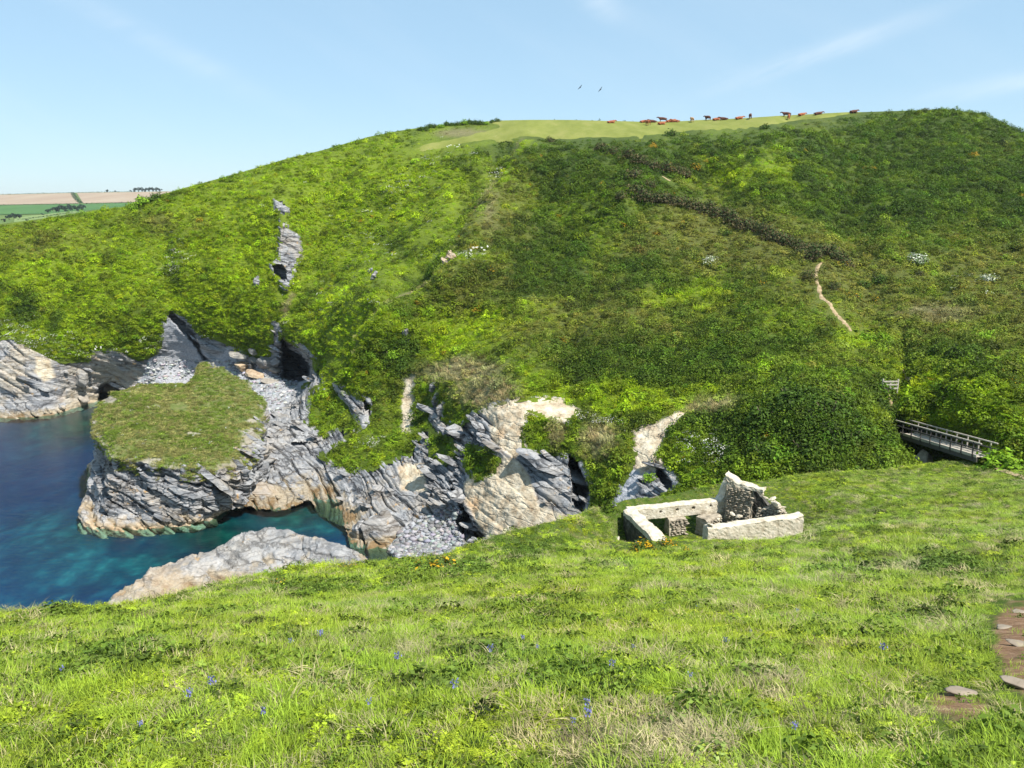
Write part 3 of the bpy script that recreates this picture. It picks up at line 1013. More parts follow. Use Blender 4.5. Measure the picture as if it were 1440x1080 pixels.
# sea stack: rim of the turf top and foot at the water, both surveyed
RIM = [(131, 596, 97), (137, 618, 91.5), (158, 636, 88.6), (200, 650, 87.4), (250, 658, 87), (292, 662, 87.4), (330, 658, 90), (350, 640, 94), (372, 604, 101.5), (370, 566, 110), (340, 532, 117),
       (302, 511, 122), (283, 511, 124), (280, 543, 116.5), (240, 546, 115), (180, 549, 110), (150, 562, 105), (135, 578, 101)]
FOOT = [(126, 690, 97), (104, 742, 88.5), (118, 752, 84.2), (190, 750, 83.8), (255, 745, 84.8), (290, 734, 87), (320, 712, 91.5), (345, 706, 93.5), (380, 660, 104), (378, 600, 116), (352, 570, 124),
        (300, 560, 131), (268, 570, 131), (262, 580, 124), (230, 590, 120), (170, 600, 115), (125, 622, 110), (120, 650, 104)]
rim = np.stack([world_pt(*p) for p in RIM])
foot = np.stack([world_pt(*p) for p in FOOT])
foot[:, 2] = -1.5


def resample_loop(P, n):
    Q = np.concatenate([P, P[:1]])
    # smooth closed curve through the points
    m = len(P)
    out = []
    tt = np.linspace(0, m, n, endpoint=False)
    for tv in tt:
        i = int(tv)
        f = tv - i
        p0, p1, p2, p3 = P[(i - 1) % m], P[i % m], P[(i + 1) % m], P[(i + 2) % m]
        out.append(0.5 * (2 * p1 + (p2 - p0) * f + (2 * p0 - 5 * p1 + 4 * p2 - p3) * f * f + (3 * p1 - p0 - 3 * p2 + p3) * f ** 3))
    return np.array(out)


NS, NRING = 640, 84
rimL, footL = resample_loop(rim, NS), resample_loop(foot, NS)
_rc = rimL.mean(0)[:2]
rimL[:, :2] = _rc + (rimL[:, :2] - _rc) * (1 + fbm(rimL, 0.30, 5, 0.65) * 0.13)[:, None]
rimL[:, 2] += fbm(rimL + 9, 0.4, 4, 0.6) * 0.7
cenS = rimL.mean(0)
rings, tparam = [], np.linspace(0, 1, NRING)
# profile: wide tidal platform, upright wall, undercut below the turf lip
prof = lambda s: np.interp(s, [0, 0.10, 0.22, 0.30, 0.55, 0.80, 0.90, 0.97, 1.0], [0, 0.10, 0.26, 0.62, 0.86, 1.10, 1.12, 1.03, 1.0])
for s in tparam:
    w = prof(s)
    p = footL * (1 - w) + rimL * w
    p[:, 2] = footL[:, 2] * (1 - s) + rimL[:, 2] * s
    rings.append(p)
SR = np.stack(rings)
SN = grid_normals(SR)
outw = SR - cenS
outw[..., 2] = 0
if (SN * outw).sum(-1).mean() < 0:
    SN = -SN
fl = SR.reshape(-1, 3)
d = strata(fl, 1.15, 0.4, 0.8).reshape(NRING, NS) + fbm(fl, 0.5, 4, 0.6).reshape(NRING, NS) * 0.45
d *= (0.25 + 0.75 * sstep(1 - tparam, 0.0, 0.12))[:, None]
SR = SR + SN * d[..., None]
faces = grid_faces(NRING, NS)
wrap = np.stack([np.arange(NRING - 1) * NS + NS - 1, np.arange(NRING - 1) * NS, np.arange(1, NRING) * NS, np.arange(1, NRING) * NS + NS - 1], -1)
sf = np.concatenate([faces, wrap])
spx, spy = to_px(SR.reshape(-1, 3))
stack = thing("sea_stack", "grass topped dark slate sea stack rising from the blue water of the cove", "sea stack", (cenS[0], cenS[1], 0))


def local(P, root):
    return np.asarray(P) - np.array(root.location)


def rock_attrs(P, pale=0.0, tan=0.0, grn=0.0):
    n = len(P)
    f = lambda v: np.full(n, v) if np.isscalar(v) else v
    return {"pale": f(pale), "tan": f(tan), "grn": f(grn)}


zs = np.repeat(tparam[:, None], NS, 1).ravel()
leftness = sstep(spx, 175, 130)
mesh_obj("rock_body", local(SR.reshape(-1, 3), stack), sf, M_ROCK, stack,
         attrs=rock_attrs(SR.reshape(-1, 3), pale=np.maximum(0.75 * leftness * sstep(zs, 0.45, 0.75), 0.5 * sstep(zs, 0.96, 1.0)), tan=0.8 * sstep(zs + fbm(fl, .4, 4) * .12, 0.30, 0.16)))
# turf cap: closed sheet from the rim inwards
top_z = TPS(rimL[::16, :2], rimL[::16, 2], lam=1e-3)
caps, capa = [], []
KC = 46
for k in range(KC):
    s = (k / (KC - 1)) ** 0.9
    p = rimL * (1 - s) + cenS * s
    p[:, 2] = top_z(p[:, :2])
    q = fbm(p, 0.22, 4) * 1.0 + fbm(p, 1.1, 3) * 0.2
    p[:, 2] += (q + 0.45) * sstep(np.full(NS, s), 0.0, 0.14) + 2.4 * s * (1.5 - s) + 0.02
    if k == 0:
        p = SR[-1].copy()
    caps.append(p)
CAP = np.stack(caps)
cf = grid_faces(KC, NS)
cw = np.stack([np.arange(KC - 1) * NS + NS - 1, np.arange(KC - 1) * NS, np.arange(1, KC) * NS, np.arange(1, KC) * NS + NS - 1], -1)
flc = CAP.reshape(-1, 3)
cpx, cpy = to_px(flc)
bare = np.full(len(flc), 0.0)
for bx, by, rx, ry in ((214, 572, 12, 4), (272, 610, 12, 4), (352, 622, 16, 26), (338, 650, 14, 10), (215, 648, 16, 6), (150, 562, 14, 8), (355, 592, 10, 4)):
    bare = np.maximum(bare, np.exp(-(((cpx - bx) / rx) ** 2 + ((cpy - by) / ry) ** 2) ** 2))
sring = np.repeat(np.linspace(0, 1, KC)[:, None] ** 0.9, NS, 1).ravel()
bare = np.maximum(bare, 0.75 * (1 - sstep(sring, 0.0, 0.10)))
bare = sstep(bare + fbm(flc, 0.55, 5, 0.7) * 1.3, 0.45, 0.9)
mesh_obj("turf_cap", local(flc, stack), np.concatenate([cf, cw]), M_ROCK, stack, smooth=True, attrs=rock_attrs(flc, pale=0.5, tan=0.25, grn=1 - 0.8 * bare))
CAP_ALL, CAP_BARE = CAP, bare.reshape(KC, NS)


def make_rock(name, c, size, rot=(0, 0, 0), seed=0, n=3, jag=0.32, flat=0.0, bedded=0.0):
    """one broken block of rock: a faceted lump, cut by random planes"""
    r = np.random.default_rng(seed)
    bm = bmesh.new()
    bmesh.ops.create_icosphere(bm, subdivisions=n, radius=1.0)
    v = np.array([x.co[:] for x in bm.verts])
    f = np.array([[x.index for x in fc.verts] for fc in bm.faces])
    bm.free()
    for k in range(13):
        d = r.normal(size=3)
        d /= np.linalg.norm(d)
        h = r.uniform(0.42, 0.8)
        s = v @ d
        m = s > h
        v[m] -= np.outer(s[m] - h, d) * 0.97
    v += fbm(v + seed * 3.1, 1.8, 4)[:, None] * jag * 0.3 * v
    v = v / np.abs(v).max(0)
    v = v * np.array(size)
    R = np.array(Matrix.Rotation(rot[2], 3, 'Z') @ Matrix.Rotation(rot[1], 3, 'Y') @ Matrix.Rotation(rot[0], 3, 'X'))
    v = v @ R.T
    return v, f


# near ledge that slopes into the water below the grass
lx = np.linspace(0, 1, 260)
LTOP = [(150, 842), (165, 832), (190, 815), (216, 799), (240, 791), (270, 783), (300, 772), (330, 757), (352, 747), (380, 742), (405, 746), (420, 756), (436, 754), (452, 756), (475, 766), (497, 778), (520, 792), (545, 806)]
lpx = np.interp(lx, np.linspace(0, 1, len(LTOP)), [p[0] for p in LTOP])
lpy = np.interp(lx, np.linspace(0, 1, len(LTOP)), [p[1] for p in LTOP])
NL = 110
rows = []
crest_d = np.interp(lpx, [150, 220, 300, 380, 436, 500, 545], [68, 72, 75.5, 79, 78, 75.5, 73.5])
ridge = world_pt(lpx, lpy, crest_d)
ridge[:, 2] = np.maximum(ridge[:, 2], 0.2)
for k in range(NL):
    s = k / (NL - 1) * 2 - 1          # -1 seaward back, +1 towards the viewer
    p = ridge.copy()
    if s < 0:
        p[:, 1] += -s * 4.5
        p[:, 2] = ridge[:, 2] * (1 - (-s) ** 1.4) - 1.6 * (-s) ** 1.4
    else:
        p[:, 1] -= s * 9
        p[:, 2] = ridge[:, 2] * (1 - s ** 1.3 * 0.9) - 1.8 * s ** 2.2
    rows.append(p)
LR = np.stack(rows)
LN = grid_normals(LR)
if LN[..., 2].mean() < 0:
    LN = -LN
fl = LR.reshape(-1, 3)
d = strata(fl, 0.35, 0.22, 0.3) * 0.8 + fbm(fl, 0.45, 5, 0.6) * 0.75 + np.abs(fbm(fl, 0.9, 4)) * -0.5
LR = LR + LN * d.reshape(LR.shape[:2])[..., None]
lp, lq = to_px(LR.reshape(-1, 3))
o = mesh_obj("rock_ledge", LR.reshape(-1, 3), grid_faces(*LR.shape[:2]), M_ROCK,
             attrs=rock_attrs(fl, pale=0.15 + 0.55 * sstep(fbm(fl, 0.25, 4), -0.2, 0.3) * (0.3 + 0.7 * sstep(lp, 400, 250)), tan=0.5 * sstep(lp, 330, 200) * sstep(fbm(fl, 0.2, 3), -0.3, 0.3)))
tag(o, "long pale grey rock ledge sloping into the water just beyond the foreground grass", "rock")

# slate slabs: broken beds that stand proud of the cliffs
slab_meshes = []
r_keep = np.random.default_rng(3)
for k in range(9):
    r = np.random.default_rng(100 + k)
    nx_ = 7
    xs_ = np.linspace(-1, 1, nx_)
    top, bot = [], []
    w0 = r.uniform(0.6, 1.0, nx_) * np.array([0.45, 0.8, 1, 1, 1, 0.85, 0.4])
    sh_ = r.uniform(-0.2, 0.2, nx_)
    tz = r.uniform(0.6, 1.0, nx_) * np.array([0.5, 0.9, 1, 1, 1, 0.8, 0.35])
    V = []
    for i in range(nx_):
        V += [(xs_[i], -w0[i] + sh_[i], -tz[i] * .9), (xs_[i], w0[i] + sh_[i], -tz[i] * .8), (xs_[i] + r.uniform(-.06, .06), w0[i] * .9 + sh_[i], tz[i]), (xs_[i] + r.uniform(-.06, .06), -w0[i] * .93 + sh_[i], tz[i] * r.uniform(.8, 1))]
    F = []
    for i in range(nx_ - 1):
        a, b = i * 4, i * 4 + 4
        for j in range(4):
            F.append((a + j, a + (j + 1) % 4, b + (j + 1) % 4, b + j))
    F += [(3, 2, 1, 0), tuple(nx_ * 4 - 4 + j for j in range(4))]
    me = bpy.data.meshes.new("slate_slab")
    me.from_pydata([tuple(map(float, v)) for v in V], [], F)
    me.materials.append(M_ROCK)
    slab_meshes.append(me)
_t1 = np.cross(BED_N / np.linalg.norm(BED_N), [0, 1, 0]); _t1 /= np.linalg.norm(_t1)
_t2 = np.cross(BED_N, _t1); _t2 /= np.linalg.norm(_t2)
BED_M = Matrix((tuple(_t1), tuple(_t2), tuple(BED_N))).transposed()


def add_slab(parent, p, ln, wd, th, r):
    o = bpy.data.objects.new("slate_slab", slab_meshes[int(r.integers(9))])
    COL.objects.link(o)
    jit = Matrix.Rotation(r.normal() * 0.13, 3, 'X') @ Matrix.Rotation(r.normal() * 0.10, 3, 'Y') @ Matrix.Rotation(r.normal() * 0.35, 3, 'Z')
    rot = BED_M @ jit
    loc = Vector([float(v) for v in p])
    if parent is not None:
        o.parent = parent
        loc = loc - Vector(parent.location)
    o.matrix_local = Matrix.Translation(loc) @ rot.to_4x4() @ Matrix.Diagonal((ln / 2, wd / 2, th / 2, 1))
    return o


def slabs_on(parent, data, n, seed, size=(1.0, 1.0), sink=0.1, extra=None):
    X, Y, Pc, mk = data
    r = np.random.default_rng(seed)
    ok = (mk['rock'] > 5) & (mk['tan'] < 0.4) & (mk['pale'] < 0.4) & (Y.ravel() < bottom_f(X.ravel())) & (Pc.reshape(-1, 3)[:, 2] > 0.2)
    if extra is not None:
        ok &= extra(X.ravel(), Y.ravel())
    idx = np.flatnonzero(ok)
    pts = Pc.reshape(-1, 3)
    for i in r.choice(idx, n, replace=False):
        L = r.lognormal(0.75, 0.42) * size[0]
        add_slab(parent, pts[i] + np.array([0, 0.25, -sink]), L, L * r.uniform(0.35, 0.6), min(0.75, L * r.uniform(0.10, 0.20)) * size[1], r)


slabs_on(cliff_b, CB, 150, 21, extra=lambda x, y: ((x < 705) & ((y < 560) | (x > 600))) | (r_keep.random(len(x)) < .15))
slabs_on(cliff_a, CA, 120, 22, (1.25, 1.2))
slabs_on(cliff_c, CC, 25, 23, (0.6, 0.8))
r = np.random.default_rng(24)


def unit_out(p):
    d = np.array([p[0] - cenS[0], p[1] - cenS[1], 0.0])
    return d / (np.linalg.norm(d) + 1e-9)


fr_ = np.flatnonzero((spy > 640) & (spx < 350))
ii = np.flatnonzero((SN.reshape(-1, 3)[:, 1] < 0.2) & (zs > 0.25) & (zs < 0.94) & (spx > 158))
it = np.flatnonzero((zs > .93) & (spy > 600) & (spx > 165))
for i in r.choice(it, 46, replace=False):
    L = r.lognormal(0.45, 0.35)
    add_slab(stack, SR.reshape(-1, 3)[i] - unit_out(SR.reshape(-1, 3)[i]) * r.uniform(.7, 1.5), L, L * r.uniform(0.45, 0.7), L * r.uniform(0.12, 0.22), r)
for px_k, py_k in ((352, 640), (348, 628), (358, 618), (344, 648), (362, 604), (356, 632), (338, 654), (366, 592), (350, 612), (342, 636), (360, 626)):
    kk_ = np.argmin((cpx - px_k) ** 2 + (cpy - py_k) ** 2)
    L = r.uniform(1.2, 2.8)
    add_slab(stack, flc[kk_] + np.array([0, 0, -.05]), L, L * .55, L * .2, r)
for i in r.choice(ii, 110, replace=False):
    L = r.lognormal(0.85, 0.4)
    add_slab(stack, SR.reshape(-1, 3)[i] - SN.reshape(-1, 3)[i] * 0.5, L, L * r.uniform(0.4, 0.6), min(0.9, L * r.uniform(0.12, 0.25)), r)

# ---------------------------------------------------------------- plants: leaf clumps and the scatter that spreads them
def leaf_mat(name, transl=0.3, spec=0.15):
    t = NT(name)
    c = t.mix(1.0, t.attr("tint", 'INSTANCER'), t.attr("shade"), 'MULTIPLY')
    a = t.principled(c, 0.6, spec)
    b = t.n.new("ShaderNodeBsdfTranslucent")
    t.l.new(c, b.inputs[0])
    m = t.n.new("ShaderNodeMixShader")
    m.inputs[0].default_value = transl
    t.l.new(a, m.inputs[1])
    t.l.new(b.outputs[0], m.inputs[2])
    return t.surface(m.outputs[0])


def solid_leaf_mat(name, transl=0.25):
    t = NT(name)
    c = t.attr("shade")
    a = t.principled(c, 0.65, 0.15)
    b = t.n.new("ShaderNodeBsdfTranslucent")
    t.l.new(c, b.inputs[0])
    m = t.n.new("ShaderNodeMixShader")
    m.inputs[0].default_value = transl
    t.l.new(a, m.inputs[1])
    t.l.new(b.outputs[0], m.inputs[2])
    return t.surface(m.outputs[0])


M_LEAF = leaf_mat("leaf")
M_OWNLEAF = solid_leaf_mat("foliage")


def leaf_quads(C, D, Nn, ln, wd, bend=0.0):
    """leaves centred at C, pointing along D, facing Nn: 4-corner rhombs"""
    S = np.cross(D, Nn)
    S /= np.linalg.norm(S, axis=1, keepdims=True) + 1e-9
    ln, wd = np.asarray(ln)[:, None], np.asarray(wd)[:, None]
    a = C - D * ln * 0.5
    b = C + S * wd * 0.5 - D * ln * 0.05
    c = C + D * ln * 0.5 - Nn * bend * ln
    d = C - S * wd * 0.5 - D * ln * 0.05
    V = np.stack([a, b, c, d], 1).reshape(-1, 3)
    F = np.arange(len(V)).reshape(-1, 4)
    return V, F


def unit(v):
    return v / (np.linalg.norm(v, axis=-1, keepdims=True) + 1e-9)


def dome_leaves(r, n, rad, height, leaf, aspect=0.55, fill=0.35, up=0.6, low=-0.15):
    d = r.normal(size=(n, 3))
    d[:, 2] = np.abs(d[:, 2]) * 1.0 + low * r.random(n)
    d = unit(d)
    lump = 0.72 + 0.5 * (fbm(d * 1.0 + r.random() * 50, 1.7, 3) + 0.3)
    rr = (1 - fill * r.random(n) ** 1.6) * lump
    C = d * rr[:, None] * np.array([rad, rad, height])
    Nn = unit(d + r.normal(size=(n, 3)) * 0.55 + np.array([0, 0, up * 0.5]))
    D = unit(np.cross(Nn, r.normal(size=(n, 3))))
    L = leaf * r.uniform(0.6, 1.4, n)
    V, F = leaf_quads(C, D, Nn, L, L * aspect)
    sh = np.repeat(r.uniform(0.65, 1.3, n), 4)
    return V, F, sh


def blades(r, n, rad, h, w, lean=0.5, segs=2, droop=0.5):
    """grass blades, each a curved tapering strip"""
    ang = r.uniform(0, 2 * math.pi, n)
    base = np.stack([np.cos(ang), np.sin(ang), 0 * ang], 1) * (rad * np.sqrt(r.random(n)))[:, None]
    dirh = unit(np.stack([np.cos(ang), np.sin(ang), 0 * ang], 1) + r.normal(size=(n, 3)) * np.array([.8, .8, 0]))
    hh = h * r.uniform(0.5, 1.2, n)
    ln = lean * r.uniform(0.2, 1.3, n)
    S = np.stack([-dirh[:, 1], dirh[:, 0], 0 * ang], 1)
    V, F = [], []
    k = segs + 1
    for i in range(k):
        s = i / segs
        c = base + dirh * (ln * hh * s ** 1.6)[:, None]
        c[:, 2] += hh * (s - droop * ln * 0.5 * s * s)
        ww = w * (1 - 0.92 * s ** 1.5)
        V += [c - S * ww * 0.5, c + S * ww * 0.5]
    V = np.stack(V, 1)
    off = np.arange(n)[:, None] * (2 * k)
    for i in range(segs):
        F.append(np.concatenate([off + 2 * i, off + 2 * i + 1, off + 2 * i + 3, off + 2 * i + 2], 1))
    F = np.concatenate(F)
    sh = np.repeat(r.uniform(0.6, 1.35, n), 2 * k)
    return V.reshape(-1, 3), F, sh


def frond(r, n, ln, pairs, leaf, rise=0.9):
    """bracken: arching stems with paired leaflets"""
    Vs, Fs, Ss, o = [], [], [], 0
    for _ in range(n):
        a = r.uniform(0, 2 * math.pi)
        dh = np.array([math.cos(a), math.sin(a), 0])
        L = ln * r.uniform(0.6, 1.2)
        s = np.linspace(0.25, 1, pairs)
        c = np.outer(s * L * 0.75, dh)
        c[:, 2] = L * rise * (s - 0.55 * s * s) + 0.02
        side = np.array([-dh[1], dh[0], 0])
        for sg in (-1, 1):
            D = unit(sg * side[None] * 0.95 + dh[None] * 0.35 + r.normal(size=(pairs, 3)) * 0.15)
            wl_ = leaf * (1.15 - s * 0.85) * r.uniform(0.8, 1.2, pairs)
            C = c + D * wl_[:, None] * 0.5
            V, F = leaf_quads(C, D, unit(np.array([[0, 0, 1.0]]) + r.normal(size=(pairs, 3)) * 0.25), wl_, wl_ * 0.36)
            Vs.append(V); Fs.append(F + o); o += len(V)
            Ss.append(np.full(len(V), r.uniform(0.75, 1.25)))
    return np.concatenate(Vs), np.concatenate(Fs), np.concatenate(Ss)


def merge(*parts):
    V, F, S, o = [], [], [], 0
    for v, f, s in parts:
        V.append(v); F.append(f + o); S.append(s); o += len(v)
    return np.concatenate(V), np.concatenate(F), np.concatenate(S)


def proto(name, part, mat=None):
    v, f, s = part
    if s.ndim == 1:
        s = np.repeat(s[:, None], 3, 1)
    return mesh_obj(name, v, f, mat or M_LEAF, attrs={"shade": s}, link=False)


def scatter(name, pts, scale, tint, kind, protos, tilt=None, seed=0, kindtag='stuff', parent=None, normals=None):
    """spread copies of the clumps over surveyed points of the ground (one object)"""
    n = len(pts)
    r = np.random.default_rng(seed)
    rot = np.stack([r.normal(size=n) * 0.12, r.normal(size=n) * 0.12, r.uniform(0, 2 * math.pi, n)], 1)
    if tilt is not None:
        rot[:, :2] += tilt
    coll = bpy.data.collections.new(name + "_kinds")
    for i, p in enumerate(protos):
        p.name = "%s_%03d" % (name, i)
        coll.objects.link(p)
    me = bpy.data.meshes.new(name)
    me.vertices.add(n)
    me.vertices.foreach_set("co", np.asarray(pts, np.float32).ravel())
    a = me.attributes.new("rot", 'FLOAT_VECTOR', 'POINT'); a.data.foreach_set("vector", rot.astype(np.float32).ravel())
    sc = np.asarray(scale, np.float32)
    if sc.ndim == 1:
        sc = np.repeat(sc[:, None], 3, 1)
    a = me.attributes.new("scl", 'FLOAT_VECTOR', 'POINT'); a.data.foreach_set("vector", sc.ravel())
    a = me.attributes.new("kind", 'INT', 'POINT'); a.data.foreach_set("value", np.asarray(kind, np.int32))
    a = me.attributes.new("tint", 'FLOAT_COLOR', 'POINT'); a.data.foreach_set("color", np.c_[tint, np.ones(n)].astype(np.float32).ravel())
    o = bpy.data.objects.new(name, me)
    COL.objects.link(o)
    ng = bpy.data.node_groups.new(name + "_scatter", 'GeometryNodeTree')
    ng.interface.new_socket("Geometry", in_out='INPUT', socket_type='NodeSocketGeometry')
    ng.interface.new_socket("Geometry", in_out='OUTPUT', socket_type='NodeSocketGeometry')
    N, L = ng.nodes, ng.links
    gi, go = N.new("NodeGroupInput"), N.new("NodeGroupOutput")
    ci = N.new("GeometryNodeCollectionInfo")
    ci.inputs["Collection"].default_value = coll
    ci.inputs["Separate Children"].default_value = True
    ci.inputs["Reset Children"].default_value = True
    ip = N.new("GeometryNodeInstanceOnPoints")
    ip.inputs["Pick Instance"].default_value = True

    def na(nm, ty):
        k = N.new("GeometryNodeInputNamedAttribute")
        k.data_type = ty
        k.inputs["Name"].default_value = nm
        return k.outputs["Attribute"]
    e2r = N.new("FunctionNodeEulerToRotation")
    L.new(na("rot", 'FLOAT_VECTOR'), e2r.inputs[0])
    L.new(gi.outputs[0], ip.inputs["Points"])
    L.new(ci.outputs[0], ip.inputs["Instance"])
    L.new(na("kind", 'INT'), ip.inputs["Instance Index"])
    L.new(e2r.outputs[0], ip.inputs["Rotation"])
    L.new(na("scl", 'FLOAT_VECTOR'), ip.inputs["Scale"])
    L.new(ip.outputs[0], go.inputs[0])
    md = o.modifiers.new("scatter", 'NODES')
    md.node_group = ng
    if kindtag:
        o["kind"] = kindtag
    return o


# ---- the vegetated far bank
i0 = rng.integers(0, HILL_P.shape[0] - 1, 640000)
j0 = rng.integers(0, HILL_P.shape[1] - 1, 640000)
fu, fv = rng.random(640000)[:, None], rng.random(640000)[:, None]
pt = (HILL_P[i0, j0] * (1 - fu) + HILL_P[i0, j0 + 1] * fu) * (1 - fv) + (HILL_P[i0 + 1, j0] * (1 - fu) + HILL_P[i0 + 1, j0 + 1] * fu) * fv
hx = HILL_X[i0, j0] + fu[:, 0] * 3.2
hy = HILL_Y[i0, j0] * (1 - fv[:, 0]) + HILL_Y[i0 + 1, j0] * fv[:, 0]
m_ = survey_masks(hx, hy)
cellh = np.abs(HILL_Y[1:, :] - HILL_Y[:-1, :])[i0, j0]
PATHS = {
    'upper': [(1156, 377), (1149, 384), (1146, 394), (1148, 408), (1156, 424), (1170, 440), (1186, 450), (1200, 458)],
    'mid': [(1271, 516), (1276, 524), (1284, 534)],
    'bridge': [(1246, 556), (1250, 572), (1251, 586), (1258, 600), (1266, 606)],
    'far': [(930, 250), (937, 253), (943, 256)],
}
pd = np.full(hx.shape, 1e9)
for L_ in PATHS.values():
    pd = np.minimum(pd, np.minimum(line_d(hx, hy, L_), line_d(hx, hy - 5, L_)))
ok = (m_['rock'] < 1.5) & (m_['pas'] < -2) & (m_['brown'] < 0.4) & (pd > 3.6) & (hy < bottom_f(hx) + 2) & (rng.random(640000) < np.clip(cellh / 2.4, 0, 1))
inframe = (hx > -60) & (hx < 1500)
ok &= inframe | (rng.random(640000) < 0.25)
idx = np.flatnonzero(ok)[:100000]
pt, hx, hy = pt[idx], hx[idx], hy[idx]
nH = len(idx)
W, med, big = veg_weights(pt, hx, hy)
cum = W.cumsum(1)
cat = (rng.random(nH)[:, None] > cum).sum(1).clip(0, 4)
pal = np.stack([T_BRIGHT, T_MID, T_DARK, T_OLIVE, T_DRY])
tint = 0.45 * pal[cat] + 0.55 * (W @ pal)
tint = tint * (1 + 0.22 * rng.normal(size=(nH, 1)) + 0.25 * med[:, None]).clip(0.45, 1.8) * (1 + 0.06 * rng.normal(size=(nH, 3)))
tint[rng.random(nH) < 0.07] *= 0.45
fl_ = rng.random(nH) < 0.0022
tint[fl_] = np.array([.42, .27, .02])
r = np.random.default_rng(77)
HP = [proto("g", dome_leaves(r, 190, 0.60, 0.58, 0.13)) for _ in range(4)]
HP += [proto("b", merge(frond(r, 9, 0.62, 8, 0.20), dome_leaves(r, 70, 0.5, 0.26, 0.11))) for _ in range(4)]
HP += [proto("t", blades(r, 80, 0.5, 0.40, 0.035, 0.8)) for _ in range(3)]
kind = np.where(cat == 2, rng.integers(0, 4, nH), np.where(cat == 4, rng.integers(8, 11, nH), np.where(rng.random(nH) < 0.6, rng.integers(4, 8, nH), rng.integers(0, 4, nH))))
kind = np.where((cat == 0) & (rng.random(nH) < 0.25), rng.integers(8, 11, nH), kind)
sz = rng.lognormal(-0.33, 0.38, nH) * np.interp(pt[:, 1], [55, 80, 170], [0.75, 0.85, 1.1])
sz *= np.where(cat == 2, 1.15, 0.85) * np.where(rng.random(nH) < 0.07, 2.1, 1.0)
th = np.exp(-(((hx - 1135) / 115) ** 2 + ((hy - 605) / 62) ** 2) ** 2)
sz *= 1 + 0.25 * th
sz *= np.where(m_['pas'][idx] > -14, 0.6, 1.0)
sz = sz.clip(0.25, 2.0)
scatter("hillside_scrub", pt - np.array([0, 0, 0.12]), np.stack([sz, sz, sz * rng.uniform(0.7, 1.25, nH)], 1), tint.clip(0.008, 0.7), kind, HP, seed=1)

# ---- the near slope
def near_points(n, r0, r1, a0, a1, r):
    az = r.uniform(a0, a1, n)
    rr = np.sqrt(r.uniform(r0 * r0, r1 * r1, n))
    x, y = rr * np.sin(az), rr * np.cos(az)
    lim = np.interp(az, _eaz, _err)
    va = sstep(az, 0.22, 0.33)
    m = rr < lim + 1.6 + 8 * va
    x, y, rr, lim, va, az = x[m], y[m], rr[m], lim[m], va[m], az[m]
    over = np.maximum(rr - lim, 0)
    rin = np.minimum(rr, lim)
    z = near_z(rin * np.sin(az), rin * np.cos(az))
    z -= np.interp(over, [0, .7, 1.6, 3, 5, 8, 14], [0, .55, 1.6, 3.8, 8, 16, 34]) * (1 - va) + np.interp(over, [0, .7, 1.6, 3, 5, 8, 14], [0, .35, .8, 1.6, 2.6, 4.5, 8]) * va
    return np.stack([x, y, z], -1), rr


RUIN_KEEP = [(858, 770), (870, 700), (1015, 690), (1035, 660), (1085, 680), (1135, 715), (1132, 758), (990, 764), (960, 764)]
r = np.random.default_rng(8)
NPRO = [proto("a", blades(r, 80, 0.15, 0.085, 0.006, 1.1, 3)) for _ in range(4)]            # 0-3 grass
NPRO += [proto("h", merge(frond(r, 7, 0.11, 7, 0.042, 0.6), dome_leaves(r, 80, 0.14, 0.07, 0.028))) for _ in range(4)]   # 4-7 fern and herbs
NPRO += [proto("d", blades(r, 80, 0.16, 0.075, 0.006, 2.2, 3, 0.9)) for _ in range(2)]       # 8-9 dead grass
NPRO += [proto("k", dome_leaves(r, 170, 0.20, 0.13, 0.04)) for _ in range(3)]             # 10-12 bramble
NPRO += [proto("l", blades(r, 10, 0.10, 0.18, 0.006, 0.6, 3)) for _ in range(2)]          # 13-14 tall stalks
bands = [(1.6, 8.0, 10000, 1.0), (8.0, 20, 22000, 1.25), (20, 68, 46000, 1.8), (42, 70, 26000, 1.5), (1.2, 16, 9000, 1.5)]
PTS, SC, TI, KI = [], [], [], []
